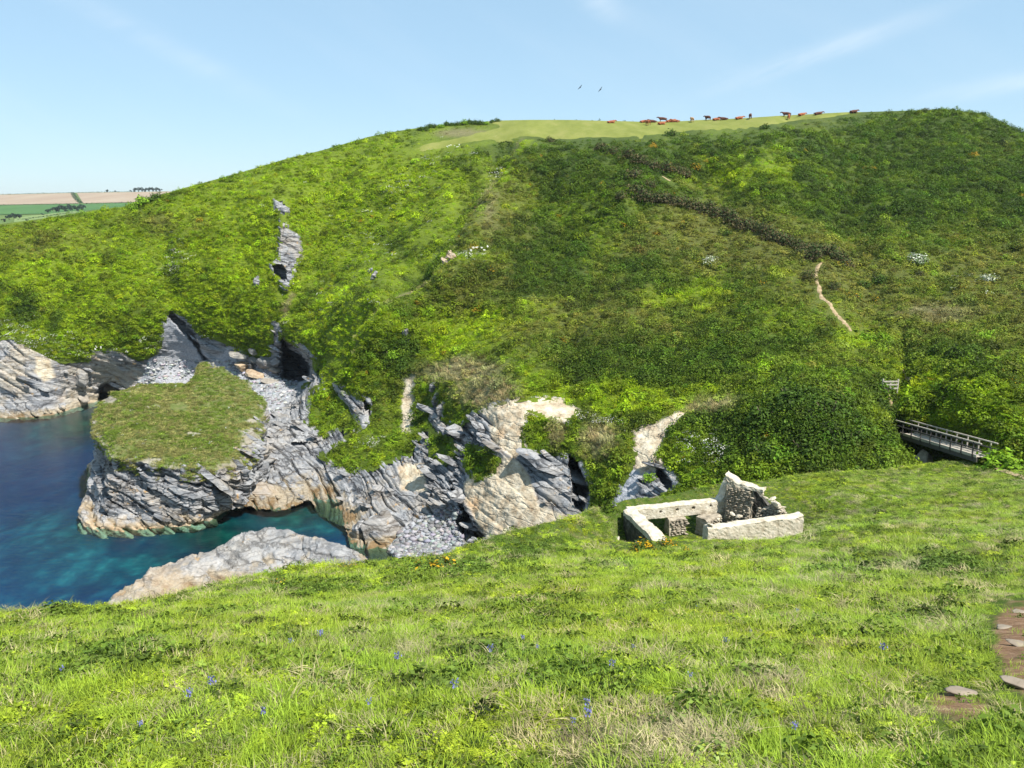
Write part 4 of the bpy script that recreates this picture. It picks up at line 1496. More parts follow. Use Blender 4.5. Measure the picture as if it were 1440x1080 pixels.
for r0, r1, n, s0 in bands:
    p, rr = near_points(n, r0, r1, -1.25 if r1 == 16 else 0.05 if r0 == 42 else -0.72, 1.25 if r1 == 16 else 0.72, r)
    px, py = to_px(p)
    e_ = np.full(len(p), -99.0)
    for Pp in EARTH:
        e_ = np.maximum(e_, poly_sd(px, py, Pp))
    e_ += fbm(p, 2.0, 3) * 14
    kp = (e_ < -10) | (r.random(len(p)) < np.where(px < 1398, .35, 0.05))
    p, rr, px, py, e_ = p[kp], rr[kp], px[kp], py[kp], e_[kp]
    if r1 == 16:
        out = (np.abs(np.arctan2(p[:, 0], p[:, 1])) > .70)
        p, rr, px, py, e_ = p[out], rr[out], px[out], py[out], e_[out]
    n = len(p)
    b1, b2, b3 = fbm(p, 0.22, 4, 0.6), fbm(p + 30, 0.6, 4, 0.6), fbm(p + 60, 1.4, 3)
    wts = np.stack([1.0 + 1.2 * b2, 0.75 * np.exp(2.4 * b1 + 1.5 * b3) * sstep(px, 1500, 900) + 0.12, 0.16 * np.exp(3.5 * b3 - 1.5 * b1), 0.10 * np.exp(3.5 * b2 - 2.0 * b3) * sstep(rr, 2, 7) + 0.02, 0.10 * np.ones(n)], 1).clip(0.01, 9)
    dryz = blobs(px, py, [(870, 1050, 75, 38), (1090, 975, 25, 14), (960, 1045, 60, 30)])
    wts[:, 2] += 4.0 * dryz
    wts[:, 2] *= 1.7
    wts[:, 3] *= 1.2
    brz = blobs(px, py, [(760, 870, 60, 22), (700, 930, 60, 12), (820, 965, 80, 14), (180, 935, 60, 14), (1350, 800, 50, 14), (640, 800, 70, 12), (430, 830, 90, 9), (100, 870, 90, 10), (720, 770, 60, 10)])
    wts[:, 3] += 1.6 * brz
    wts /= wts.sum(1, keepdims=True)
    cat = (r.random(n)[:, None] > wts.cumsum(1)).sum(1).clip(0, 4)
    pal = np.array([[.22, .325, .024], [.325, .42, .019], [.42, .345, .21], [.085, .15, .02], [.33, .34, .10]])
    ti = pal[cat] * 0.72 + 0.28 * (wts @ pal)
    ti = ti * (1 + 0.2 * r.normal(size=(n, 1)) + 0.25 * b2[:, None]).clip(0.4, 1.7)
    ti[:, 0] *= 1 + 0.25 * b1
    ti[r.random(n) < .08] *= .4
    kk = np.choose(cat, [r.integers(0, 4, n), r.integers(4, 8, n), r.integers(8, 10, n), r.integers(10, 13, n), r.integers(13, 15, n)])
    s_ = s0 * r.lognormal(-0.1, 0.3, n) * np.interp(rr, [2, 4, 7], [.5, .8, 1.0])
    s_ *= np.where(poly_sd(px, py, RUIN_KEEP) > -4, 0.55, 1.0)
    s_ *= 0.5 + 0.5 * sstep(-e_, 8, 60)
    s_ = np.minimum(s_, np.interp(rr, [3, 8, 14, 30], [1.0, 1.35, 2.2, 4.0]))
    PTS.append(p - np.array([0, 0, 0.02])); SC.append(s_); TI.append(ti); KI.append(kk)
PTS, SC, TI, KI = map(np.concatenate, (PTS, SC, TI, KI))
zsq = np.interp(np.hypot(PTS[:, 0], PTS[:, 1]), [5, 20, 50], [1.0, 0.85, 0.7])
scatter("meadow_grass", PTS, np.stack([SC, SC, SC * zsq], 1).clip(0.2, 4), TI.clip(0.01, 0.7), KI, NPRO, seed=2)

# ---- turf on the sea stack
r = np.random.default_rng(9)
ci_ = r.integers(0, KC - 6, 17000)
cj_ = r.integers(0, NS, 17000)
prob = (1 - ci_ / KC)
kp = (r.random(17000) < prob) & (CAP_BARE[ci_, cj_] < 0.35 + 0.4 * r.random(17000))
cp = CAP_ALL[ci_, cj_][kp]
hang = np.flatnonzero((zs > .80) & (fbm(SR.reshape(-1, 3), .4, 4, .6) > .02) & (SN.reshape(-1, 3)[:, 1] < .5))
cp = np.concatenate([cp, SR.reshape(-1, 3)[r.choice(hang, 1500)]])
n = len(cp)
b = fbm(cp, 0.22, 4, 0.6) * 1.6
ti = np.where((r.random(n) < 0.45 + b)[:, None], np.array([.165, .235, .03]), np.array([.29, .28, .09])) * (1 + 0.25 * r.normal(size=(n, 1))).clip(0.5, 1.6)
SPRO = [proto("s", blades(r, 70, 0.36, 0.22, 0.03, .8)) for _ in range(2)] + [proto("c", dome_leaves(r, 110, 0.36, 0.22, 0.09)) for _ in range(3)]
scatter("stack_turf", cp, r.lognormal(-.45, .4, n).clip(.25, 1.5), ti.clip(0.02, 0.6), r.integers(0, 5, n), SPRO, seed=3)
r = np.random.default_rng(10)


def hill_surf(px, py):
    """the far bank's displaced surface under photo outline points"""
    px, py = np.atleast_1d(np.asarray(px, float)), np.atleast_1d(np.asarray(py, float))
    v = np.clip((py - bottom_f(px)) / (crest_f(px) - bottom_f(px)), 0, 1) * (HILL_P.shape[0] - 1)
    u = np.clip((px - HILL_X[0, 0]) / 3.2, 0, HILL_P.shape[1] - 1.001)
    i, j = np.minimum(v.astype(int), HILL_P.shape[0] - 2), u.astype(int)
    a, b = (v - i)[:, None], (u - j)[:, None]
    return (HILL_P[i, j] * (1 - b) + HILL_P[i, j + 1] * b) * (1 - a) + (HILL_P[i + 1, j] * (1 - b) + HILL_P[i + 1, j + 1] * b) * a


def near_at(px, py, d0=3.0, d1=60.0):
    """where the sight line through a photo point meets the near slope"""
    ds = np.concatenate([np.linspace(d0, 12, 300), np.linspace(12, d1, 300)[1:]])
    p = world_pt(px, py, ds)
    h = p[:, 2] - near_z(p[:, 0], p[:, 1])
    k = np.argmax(h < 0) if (h < 0).any() else len(ds) - 1
    q = p[k].copy()
    q[2] = near_z(q[0], q[1])[0]
    return q


# ---------------------------------------------------------------- footpaths
t = NT("trodden_earth")
pp = t.pos()
M_PATH = t.surface(t.principled(t.ramp(t.noise(pp, 2.0, 6, 0.7), [(0.3, (0.18, 0.13, 0.075)), (0.5, (0.32, 0.24, 0.14)), (0.7, (0.42, 0.34, 0.22))]), 0.95, 0.1, t.bump(t.noise(pp, 6, 5, .7), .6, .06)))


def path_ribbon(pts, width_px, lift=0.10):
    P = np.array(pts, float)
    seg = np.r_[0, np.cumsum(np.hypot(*np.diff(P, axis=0).T))]
    s = np.arange(0, seg[-1], 1.5)
    x, y = np.interp(s, seg, P[:, 0]), np.interp(s, seg, P[:, 1])
    x = x + perlin(np.stack([s / 9, 0 * s, 0 * s], 1)) * 1.5
    w = width_px * (0.85 + 0.5 * perlin(np.stack([s / 7, 0 * s + 4, 0 * s], 1)) + 0.2 * r.normal(size=len(s))) * np.minimum(1, .35 + np.minimum(s, s[-1] - s) / 12)
    dx, dy = np.gradient(x), np.gradient(y)
    nn = np.hypot(dx, dy) + 1e-6
    ox, oy = -dy / nn * w, dx / nn * w * 0.55
    rows = [hill_surf(x + ox * k, y + oy * k) for k in (-0.5, -0.2, 0.2, 0.5)]
    G = np.stack(rows)
    G[..., 2] += lift
    G[0, :, 2] -= 0.12
    G[-1, :, 2] -= 0.12
    return tag(mesh_obj("footpath", G.reshape(-1, 3), grid_faces(4, len(s)), M_PATH, smooth=True), kind='structure')


path_ribbon(PATHS['upper'], 7.5)
path_ribbon(PATHS['mid'], 5.5, .25)
path_ribbon(PATHS['bridge'], 6, .3)
path_ribbon(PATHS['far'], 6)

# ---------------------------------------------------------------- the roofless ruin
t = NT("limewashed_rubble")
pp = t.pos()
n1 = t.noise(pp, 2.2, 7, 0.7)
c = t.ramp(n1, [(0.26, (0.22, 0.18, 0.125)), (0.38, (0.39, 0.34, 0.255)), (0.53, (0.54, 0.49, 0.39)), (0.74, (0.63, 0.59, 0.51))])
c = t.mix(t.rng(t.noise(pp, 6.0, 5, 0.7), 0.56, 0.66, 0, 0.6), c, (0.24, 0.19, 0.13))
c = t.mix(t.rng(t.noise(pp, 0.9, 4, 0.6), 0.60, 0.70, 0, 0.55), c, (0.42, 0.36, 0.20))
M_LIME = t.surface(t.principled(c, 0.9, 0.1, t.bump(t.math('ADD', n1, t.noise(pp, 11, 5, .7)), 0.55, 0.05)))
t = NT("ruin_stone")
pp = t.pos()
n1 = t.noise(pp, 3.0, 6, 0.7)
c = t.ramp(n1, [(0.3, (0.13, 0.11, 0.085)), (0.5, (0.29, 0.25, 0.19)), (0.7, (0.45, 0.40, 0.31))])
M_STONE = t.surface(t.principled(c, 0.9, 0.15, t.bump(n1, 0.7, 0.05)))

t = NT("dark_wet_stone")  # stone darkened to carry the shade of the ruin's unlit faces
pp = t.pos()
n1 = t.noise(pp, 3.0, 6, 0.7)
M_SHADESTONE = t.surface(t.principled(t.ramp(n1, [(0.3, (0.03, 0.03, 0.028)), (0.55, (0.085, 0.08, 0.07)), (0.72, (0.22, 0.20, 0.17))]), 0.9, 0.15, t.bump(n1, 0.7, 0.05)))
ruin_c = world_pt(985, 745, 44)
ruin_c[2] = 16.0
ruin = thing("ruined_building", "roofless pale stone ruin with low walls standing on the grass terrace above the cove", "ruin", ruin_c)


def rubble_wall(name, A, B, zb, ztop, thick, mat, holes=(), res=0.11, rough=0.055, seed=0, label=None):
    """a battered old wall from A to B: ztop is a list of (s, z) along its length"""
    A, B = np.asarray(A, float)[:2], np.asarray(B, float)[:2]
    L = np.linalg.norm(B - A)
    ux = (B - A) / L
    uy = np.array([-ux[1], ux[0]])
    ns = max(6, int(L / res))
    s = np.linspace(0, 1, ns)
    zt = np.interp(s, *zip(*ztop)) + fbm(np.stack([s * L * 1.3, 0 * s + seed, 0 * s], 1), 1.0, 3) * rough * 2.2
    nh = max(8, int((max(z for _, z in ztop) - zb) / res))
    nt = max(4, int(thick / res))
    V = []
    for i in range(ns):
        hh = np.linspace(0, 1, nh)
        ring = [(-thick / 2, h) for h in hh] + [(y, 1.0) for y in np.linspace(-thick / 2, thick / 2, nt)[1:-1]] + [(thick / 2, h) for h in hh[::-1]]
        for y, h in ring:
            V.append((s[i] * L, y, zb + (zt[i] - zb) * h))
    V = np.array(V)
    nring = 2 * nh + nt - 2
    n3 = np.stack([fbm(V + seed * 7.7 + k * 31, 1.6, 4, 0.6) for k in range(3)], 1)
    n4 = np.stack([fbm(V + seed * 5.1 + k * 17, 6.0, 2, 0.6) for k in range(3)], 1)
    W = V + (n3 * 1.5 + n4 * 0.6) * rough
    # worn top edges
    top = (V[:, 2] - np.interp(V[:, 0] / L, s, zt))
    W[:, 2] -= 0.07 * (np.abs(V[:, 1]) > thick * 0.46) * (top > -0.02)
    for hs, hz, hr in holes:
        dd = np.hypot(V[:, 0] - hs * L, V[:, 2] - hz)
        m = (V[:, 1] < -thick * 0.49)
        W[:, 1] += np.where(m, 0.34 * sstep(dd, hr * 1.25, hr * 0.8), 0)
    P = np.zeros_like(W)
    P[:, :2] = A + np.outer(W[:, 0], ux) + np.outer(W[:, 1], uy)
    P[:, 2] = W[:, 2]
    F = []
    for i in range(ns - 1):
        a, b = i * nring, (i + 1) * nring
        for j in range(nring - 1):
            F.append((a + j, a + j + 1, b + j + 1, b + j)[::-1])
    # end faces as strips between front and back
    for e in (0, ns - 1):
        a = e * nring
        for j in range(nh - 1):
            q = (a + j, a + j + 1, a + nring - 2 - j, a + nring - 1 - j)
            F.append(q if e == 0 else q[::-1])
    for e in (0, ns - 1):
        a = e * nring
        q = tuple(a + k for k in range(nh - 1, nh + nt - 1))
        F.append(q if e == 0 else q[::-1])
    o = mesh_obj(name, local(P, ruin), F, mat, ruin)
    o.data.validate()
    if label:
        o["label"] = label
    return o, (A, B, ux, uy, L)


W2 = lambda px, py, d: world_pt(px, py, d)
rubble_wall("front_wall", W2(992, 748, 42.4), W2(1125, 738, 43.7), 15.6, [(0, 17.70), (0.3, 17.75), (1, 17.95)], 0.62, M_LIME, seed=1)
rubble_wall("side_wall", W2(886, 716, 45.0), W2(936, 757, 40.2), 15.2, [(0, 17.50), (0.7, 17.48), (1, 17.2)], 0.80, M_SHADESTONE, seed=2, rough=.06)  # shade of the outer face is put into this stone's colour
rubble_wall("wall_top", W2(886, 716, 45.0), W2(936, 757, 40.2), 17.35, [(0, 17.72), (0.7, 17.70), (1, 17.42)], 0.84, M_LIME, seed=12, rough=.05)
A_, B_ = W2(882, 716, 45.1), W2(1018, 704, 46.6)
rubble_wall("lintel_wall", A_, B_, 17.02, [(0, 17.74), (1, 17.80)], 0.62, M_LIME, seed=3,
            holes=((0.32, 17.42, 0.075), (0.49, 17.45, 0.075), (0.66, 17.47, 0.085), (0.84, 17.52, 0.075)), res=0.055, rough=0.035)
rubble_wall("pillar", W2(938, 740, 45.3), W2(961, 738, 45.6), 15.0, [(0, 17.06), (1, 17.06)], 0.6, M_STONE, seed=4, rough=0.07)
rubble_wall("pillar", W2(986, 735, 45.2), W2(1006, 733, 45.9), 15.0, [(0, 17.05), (1, 17.1)], 0.9, M_STONE, seed=5, rough=0.08)
rubble_wall("gable_remnant", W2(1008, 704, 46.5), W2(1024, 701, 46.8), 16.0, [(0, 17.75), (0.35, 18.1), (0.6, 18.7), (1, 19.15)], 0.6, M_LIME, seed=6)
ch, chf = rubble_wall("chimney_wall", W2(1023, 700, 46.2), W2(1057, 703, 45.4), 15.4, [(0, 19.25), (0.3, 19.05), (1, 18.75)], 0.7, M_STONE, seed=7, rough=0.08)
rubble_wall("chimney_cap", W2(1021, 690, 46.3), W2(1075, 697, 45.0), 18.85, [(0, 19.6), (0.2, 19.4), (0.35, 19.12), (0.6, 19.16), (0.8, 18.98), (1, 19.05)], 0.7, M_LIME, seed=8, rough=0.07)
rubble_wall("recess_wall", W2(1050, 700, 47.0), W2(1082, 703, 46.2), 15.4, [(0, 18.7), (0.5, 18.3), (1, 17.6)], 0.4, M_SHADESTONE, seed=9)  # dark colour stands in for the shade inside the gap
rubble_wall("low_wall", W2(1064, 712, 45.1), W2(1104, 716, 44.3), 15.4, [(0, 17.3), (0.3, 17.7), (0.6, 18.25), (0.8, 18.1), (1, 17.8)], 0.7, M_STONE, seed=10, rough=0.14)

stone_meshes = []
for k in range(6):
    v, f = make_rock("stone", None, (0.5, 0.36, 0.22), seed=300 + k, n=2)
    me = bpy.data.meshes.new("stone")
    me.from_pydata([tuple(map(float, q)) for q in v], [], [tuple(int(i) for i in q) for q in f])
    me.materials.append(M_LIME if k < 3 else M_STONE)
    stone_meshes.append(me)


def add_stone(px, py, d, sz, light=True, parent=ruin):
    o = bpy.data.objects.new("stone", stone_meshes[int(r.integers(0, 3) if light else r.integers(3, 6))])
    COL.objects.link(o)
    o.parent = parent
    o.location = tuple(float(v) for v in local(world_pt(px, py, d), parent))
    o.scale = (sz, sz * r.uniform(.8, 1.1), sz * r.uniform(.7, 1.1))
    o.rotation_euler = (r.normal() * .2, r.normal() * .2, r.uniform(0, 6.28))
    return o


for px, py, d, sz in ((1092, 708, 44.1, .75), (1098, 713, 44.0, .6), (1085, 702, 44.6, .6), (1076, 700, 44.9, .5), (1070, 692, 45.0, .6), (1060, 686, 45.3, .6), (1045, 680, 45.6, .7), (1032, 676, 46.0, .7),
                      (1024, 673, 46.3, .65), (1021, 681, 46.5, .5), (868, 757, 43.2, .5), (864, 761, 42.9, .4), (1000, 738, 42.3, .5), (1010, 729, 45.4, .45), (996, 741, 45, .5), (1030, 722, 45.2, .6), (1040, 726, 44.9, .5), (1095, 720, 44, .5)):
    add_stone(px, py, d, sz)
# coursed stones in the faces of the pillars and the chimney, too small to pick apart
cv, cf_, o_ = [], [], 0
for (pa, pb, z0, z1, off) in ((W2(938, 740, 45.3), W2(961, 738, 45.6), 15.7, 17.0, .3), (W2(986, 735, 45.2), W2(1006, 733, 45.9), 15.7, 17.0, .45), (W2(1023, 700, 46.2), W2(1057, 703, 45.4), 16.2, 18.8, .35), (W2(1064, 712, 45.1), W2(1104, 716, 44.3), 16.6, 18.0, .4)):
    L = np.linalg.norm((pb - pa)[:2])
    u = (pb - pa) / np.linalg.norm(pb - pa)
    nrm = np.array([u[1], -u[0], 0])
    for z in np.arange(z0, z1, 0.11):
        x = r.uniform(0, .15)
        while x < L - 0.05:
            w = r.uniform(0.14, 0.36)
            v, f = make_rock("s", None, (w * .52, 0.10, 0.055), seed=int(r.integers(1e6)), n=1)
            c0 = pa + u * (x + w / 2) + nrm * (off + r.uniform(-.03, .05))
            vv_ = v[:, :1] * u + v[:, 1:2] * nrm + v[:, 2:3] * np.array([0, 0, 1.0])
            vv_ = vv_ + np.array([c0[0], c0[1], z + r.uniform(-.01, .01)])
            cv.append(vv_); cf_.append(f + o_); o_ += len(v)
            x += w
o = mesh_obj("rubble_stones", local(np.concatenate(cv), ruin), np.concatenate(cf_), M_STONE, ruin)
o["kind"] = "stuff"

# ---------------------------------------------------------------- footbridge and gate
def flat_mat(name, col, var=0.25, scale=6.0, rough=0.8, spec=0.25):
    t = NT(name)
    n = t.noise(t.objpos(), scale, 5, 0.65)
    lo = tuple(v * (1 - var) for v in col)
    hi = tuple(min(1, v * (1 + var)) for v in col)
    return t.surface(t.principled(t.mix(t.rng(n, .3, .7), lo, hi), rough, spec, t.bump(n, 0.3, 0.02)))


M_WOOD = flat_mat("weathered_wood", (0.42, 0.38, 0.33))
M_DECK = flat_mat("sun_bleached_deck", (0.38, 0.34, 0.28))
M_DARKWOOD = flat_mat("tarred_post", (0.07, 0.065, 0.06))


def beam(name, a, b, w, h, mat, parent):
    a, b = Vector([float(v) for v in a]), Vector([float(v) for v in b])
    d = b - a
    bm = bmesh.new()
    bmesh.ops.create_cube(bm, size=1.0)
    bmesh.ops.scale(bm, vec=(d.length, w, h), verts=bm.verts)
    bmesh.ops.bevel(bm, geom=list(bm.edges), offset=min(w, h) * 0.12, segments=1, affect='EDGES')
    q = d.to_track_quat('X', 'Z')
    bm.transform(Matrix.Translation((a + b) / 2 - Vector(parent.location)) @ q.to_matrix().to_4x4())
    me = bpy.data.meshes.new(name)
    bm.to_mesh(me)
    bm.free()
    me.materials.append(mat)
    o = bpy.data.objects.new(name, me)
    COL.objects.link(o)
    o.parent = parent
    return o


b0 = world_pt(1266, 609, 67.5)          # far end of the near edge of the deck
b1 = world_pt(1373, 641.5, 57.0)
bridge = thing("footbridge", "long narrow wooden footbridge with dark posts and pale handrails over the gully", "footbridge", (b0 + b1) / 2)
bd = (b1 - b0)
bu = bd / np.linalg.norm(bd)
bs = np.cross(bu, [0, 0, 1.0])
bs /= np.linalg.norm(bs)
if bs[0] < 0:
    bs = -bs
Zu = np.array([0, 0, 1.0])
WB = 1.25
for side, off in ((0, 0.0), (1, WB)):
    beam("side_beam", b0 + bs * (off + (0.06 if side == 0 else -0.06)) - Zu * 0.30, b1 + bs * (off + (0.06 if side == 0 else -0.06)) - Zu * 0.30, 0.12, 0.36, M_DARKWOOD, bridge)
    beam("kick_board", b0 + bs * off - Zu * 0.02, b1 + bs * off - Zu * 0.02, 0.05, 0.22, M_DECK, bridge)
    top0, top1 = b0 - bu * .9 + bs * off + Zu * 1.02, b1 + bu * .4 + bs * off + Zu * 1.02
    beam("handrail", top0, top1, 0.12, 0.09, M_DECK, bridge)
    beam("mid_rail", top0 - Zu * 0.45, top1 - Zu * 0.45, 0.06, 0.09, M_DARKWOOD, bridge)
    for k in range(8):
        p = b0 + bd * (k + 0.3) / 7.6 + bs * (off + (-0.05 if side == 0 else 0.05))
        beam("post", p - Zu * 0.25, p + Zu * 1.06, 0.09, 0.09, M_DARKWOOD if side == 0 else M_WOOD, bridge)
npl = 62
plank = None
for k in range(npl):
    p = b0 + bd * (k + .5) / npl
    if plank is None:
        plank = beam("deck_plank", p - Zu * .06, p + bs * WB - Zu * .06, 0.155, 0.05, M_DECK, bridge)
        base = p
    else:
        c = plank.copy()
        COL.objects.link(c)
        c.location = Vector([float(v) for v in p - base])
v, f = make_rock("abutment", None, (1.0, 1.0, 1.6), seed=71, n=3)
mesh_obj("abutment", local(v + (b0 + bd * .28 + bs * .6 - Zu * 2.0), bridge), f, M_STONE, bridge)

g0, g1 = hill_surf(1239, 553)[0], hill_surf(1258, 552)[0]
g1[1] = g0[1] + 0.1
gz = max(g0[2], g1[2])
gate = thing("wooden_gate", "small pale wooden gate on the footpath just above the footbridge", "gate", g0)
gu = (g1 - g0)
gu[2] = 0
for k, hgt in ((0.0, 1.25), (0.5, 1.05), (1.0, 1.2)):
    p = np.array([*(g0 + gu * k)[:2], gz - 0.2])
    beam("post", p, p + Zu * (hgt + .2), 0.13, 0.13, M_WOOD, gate)
for h in (0.35, 0.7, 1.0):
    p = np.array([*g0[:2], gz + h])
    beam("rail", p - np.array([0, .08, 0]), p + gu - np.array([0, .08, 0]), 0.05, 0.13, M_WOOD, gate)

# ---------------------------------------------------------------- boulders, outcrops, pebbles
def rock_thing(name, label, cat, P, size, seed, n=4, rot=None, pale=0.0, tan=0.0, group=None, jag=0.4):
    v, f = make_rock(name, None, size, rot or (0.1, 0.25, r.uniform(-.5, .5)), seed, n, jag)
    v = v + strata(v + np.asarray(P), 0.12, 0.05, 0.1)[:, None] * unit(v) * min(1.5, max(size) * .5)
    o = mesh_obj(name, v, f, M_ROCK, attrs=rock_attrs(v, pale=pale, tan=tan))
    o.location = tuple(float(k) for k in P)
    return tag(o, label, cat, group)


for k, (px, py, d, sz, pl, tn, lab) in enumerate((
        (374, 509, 141.5, (2.0, 1.6, 1.6), .5, 0, "big grey angular boulder above the others at the head of the boulder beach"),
        (343, 514, 141, (1.5, 1.3, 1.0), .3, .9, "rounded orange tan boulder next to the turf end of the sea stack"),
        (362, 526, 138, (2.3, 1.5, 1.2), .2, .8, "largest orange brown boulder low on the boulder beach"),
        (378, 536, 136, (2.2, 1.2, .7), .7, .1, "flat pale slab lying below the orange boulder on the beach"),
        (390, 507, 142, (1.1, 1.0, 1.3), .3, 0, "upright grey boulder touching the left side of the cave mouth"),
        (386, 520, 139.5, (1.4, 1.1, .9), .5, .3, "mottled boulder between the orange boulder and the black cave"),
        (357, 505, 143, (1.0, .8, .5), .9, 0, "small pale flat boulder behind the orange boulders"),
        (358, 494, 145, (1.0, .8, .7), .8, 0, "uppermost pale boulder at the edge of the grass above the beach"),
        (335, 497, 145, (2.2, 1.5, .7), 1, 0, "broad white flat boulder left of the boulder heap"),
        (354, 513, 141, (.8, .8, .6), .2, 0, "small dark boulder wedged between the orange and grey boulders"),
        (118, 558, 143, (1.8, 1.2, .7), .8, .2, "smooth pale oval boulder at the waterline beside the low sea arch"),
        (116, 533, 141, (1.7, 1.5, 1.9), .6, 0, "grey upright block in the cliff band left of the low sea arch"))):
    P = far_point([px], [py])[0]
    P[1] -= 0.6
    rock_thing("boulder", lab, "boulder", P, sz, 40 + k, pale=pl, tan=tn)
P = world_pt(538, 740, 82)
P[2] = 1.2
rock_thing("boulder", "massive grey block with an orange lichen top beside the pebble beach", "boulder", P, (2.7, 2.0, 2.1), 61, 5, (0.1, .45, .2), tan=0.1, pale=0.15)
P = world_pt(503, 745, 82.5)
P[2] = 0.6
rock_thing("boulder", "smaller dark block leaning against the massive grey block by the water", "boulder", P, (0.85, .9, 1.5), 62, 4, (0, .3, 0))
P = world_pt(310, 700, 92.5)
P[2] = .6
rock_thing("boulder", "low slanting slate slab in the water right of the sea stack", "boulder", P, (3.0, 1.4, 1.1), 63, 4, (0.0, .42, 0.1), pale=.2)
P = world_pt(372, 692, 95.5)
P[2] = .6
rock_thing("boulder", "tan edged slate slab at the head of the narrow inlet", "boulder", P, (3.2, 1.6, 1.0), 64, 4, (0.0, .35, 0.1), pale=.3, tan=.3)

# narrow slate outcrop that climbs the far hillside
for nm_, lab, spots, tn in (("rock_outcrop", "small tan and dark outcrop on the spur in the middle of the hillside", ((629, 352, .45, .5), (632, 361, .75, .6), (626, 368, .8, .45), (634, 367, .5, .4)), .7),
                            ("rock_outcrop", "small dark slate outcrop in the dip left of the hillside spur", ((522, 384, .4, .7), (526, 391, .4, .8), (518, 377, .35, .5)), 0),
                            ("rock_outcrop", "dark broken crag in the scrub above the brown earth gully", ((571, 470, .5, .6), (574, 479, .6, .7), (577, 489, .6, .9)), 0),
                            ("rock_outcrop", "pale grey rock ribs showing through the grass beside the brown earth gully", ((610, 548, .5, .9), (615, 562, .5, 1.2), (621, 578, .6, 1.1)), 0),
                            ("rock_outcrop", "small shadowed rock left of the tall narrow outcrop", ((360, 396, .45, .8), (363, 402, .4, .7)), 0)):
    P0 = hill_surf(spots[0][0], spots[0][1])[0]
    oc = thing(nm_, lab, "rock outcrop", P0)
    for k, (px, py, sx, sz) in enumerate(spots):
        P = hill_surf(px, py)[0] + np.array([0, -0.5, 0.4])
        v, f = make_rock("rock", None, (sx * 1.2, sx, sz * 1.2), (0.1, .5, r.uniform(-.4, .4)), int(px), 3)
        v = v + strata(v + P, 0.3, .15, .45, .7, .28)[:, None] * unit(v) * 0.7
        mesh_obj("rock", local(v + P, oc), f, M_ROCK, oc, attrs=rock_attrs(v, tan=tn, pale=.15))

t = NT("pebble")
M_PEBBLE = t.surface(t.principled(t.attr("tint", 'INSTANCER'), 0.8, 0.2))
PB = []
for k in range(5):
    v, f = make_rock("p", None, (0.5, 0.38, 0.26), seed=800 + k, n=1)
    PB.append(mesh_obj("p", v, f, M_PEBBLE, link=False))
pts_, scl_ = [], []
for data, n, smin, smax in ((CB, 2600, .22, .85), (CA, 1300, .3, 1.0)):
    Xc, Yc, Pc, mkc = data
    ok = np.flatnonzero((mkc['pale'] > .5) & (mkc['rock'] > -2) & (Pc.reshape(-1, 3)[:, 2] > -.2) & ((Xc.ravel() > 552) | (Xc.ravel() < 420)) & (Yc.ravel() > 505))
    ii = r.choice(ok, n)
    pts_.append(Pc.reshape(-1, 3)[ii]); scl_.append(smin + (smax * 1.25 - smin) * r.random(n) ** 2.6)
pts_, scl_ = np.concatenate(pts_), np.concatenate(scl_)
g_ = r.uniform(.10, .32, len(pts_))[:, None]
g_[2600:] *= 1.5
scatter("beach_stones", pts_, scl_, g_ * np.array([1, 1, 1.02]) * (1 + .06 * r.normal(size=(len(pts_), 3))), r.integers(0, 5, len(pts_)), PB, seed=4)

# ---------------------------------------------------------------- shrubs that stand out from the scrub
def shrub_meshes(name, rad, h, n, leaf, col, col2=None, frac=0.0, seed=0, low=-0.3):
    rr_ = np.random.default_rng(seed)
    parts = []
    for k in range(5):
        v, f, s_ = dome_leaves(rr_, n // 5, rad * rr_.uniform(.5, .75), h * rr_.uniform(.55, .95), leaf, low=low)
        a = rr_.uniform(0, 6.28)
        v = v + np.array([math.cos(a), math.sin(a), 0]) * rad * rr_.uniform(.15, .5) + np.array([0, 0, h * rr_.uniform(.0, .15)])
        parts.append((v, f, s_))
    v, f, s_ = merge(*parts)
    c = np.repeat(s_[:, None], 3, 1) * np.array(col)
    if col2 is not None:
        m = np.repeat(rr_.random(len(f)) < frac, 4) & (v[:, 2] > h * .15)
        c[m] = np.array(col2) * s_[m][:, None]
    fo = bpy.data.meshes.new(name)
    tmp = mesh_obj(name, v, f, M_OWNLEAF, attrs={"shade": c.clip(0.003, .8)}, link=False)
    fo = tmp.data
    # stems: a fan of short tapered branches
    sv, sf, o = [], [], 0
    for k in range(6):
        a = rr_.uniform(0, 6.28)
        d = np.array([math.cos(a) * rad * .5, math.sin(a) * rad * .5, h * .75])
        side = np.array([-math.sin(a), math.cos(a), 0]) * rad * .05
        s2 = np.array([math.cos(a), math.sin(a), 0]) * rad * .05
        base = np.array([0, 0, -.15])
        ring = lambda p, q: [p + side * q, p + s2 * q, p - side * q, p - s2 * q]
        sv += ring(base, 1.0) + ring(base + d * .5, .7) + ring(base + d, .2)
        for lv in (0, 4):
            for j in range(4):
                sf.append((o + lv + j, o + lv + (j + 1) % 4, o + lv + 4 + (j + 1) % 4, o + lv + 4 + j))
        o += 12
    st = mesh_obj(name + "_stem", sv, sf, M_BARK, link=False).data
    return fo, st


M_BARK = flat_mat("bark", (0.16, 0.12, 0.085))


def place_shrub(name, meshes, P, sc, label, cat, group=None, rz=None):
    o = thing(name, label, cat, P, r.uniform(0, 6.28) if rz is None else rz, group)
    o.scale = (sc, sc, sc) if np.isscalar(sc) else sc
    for nm, me in (("foliage", meshes[0]), ("stem", meshes[1])):
        c = bpy.data.objects.new(nm, me)
        COL.objects.link(c)
        c.parent = o
    return o


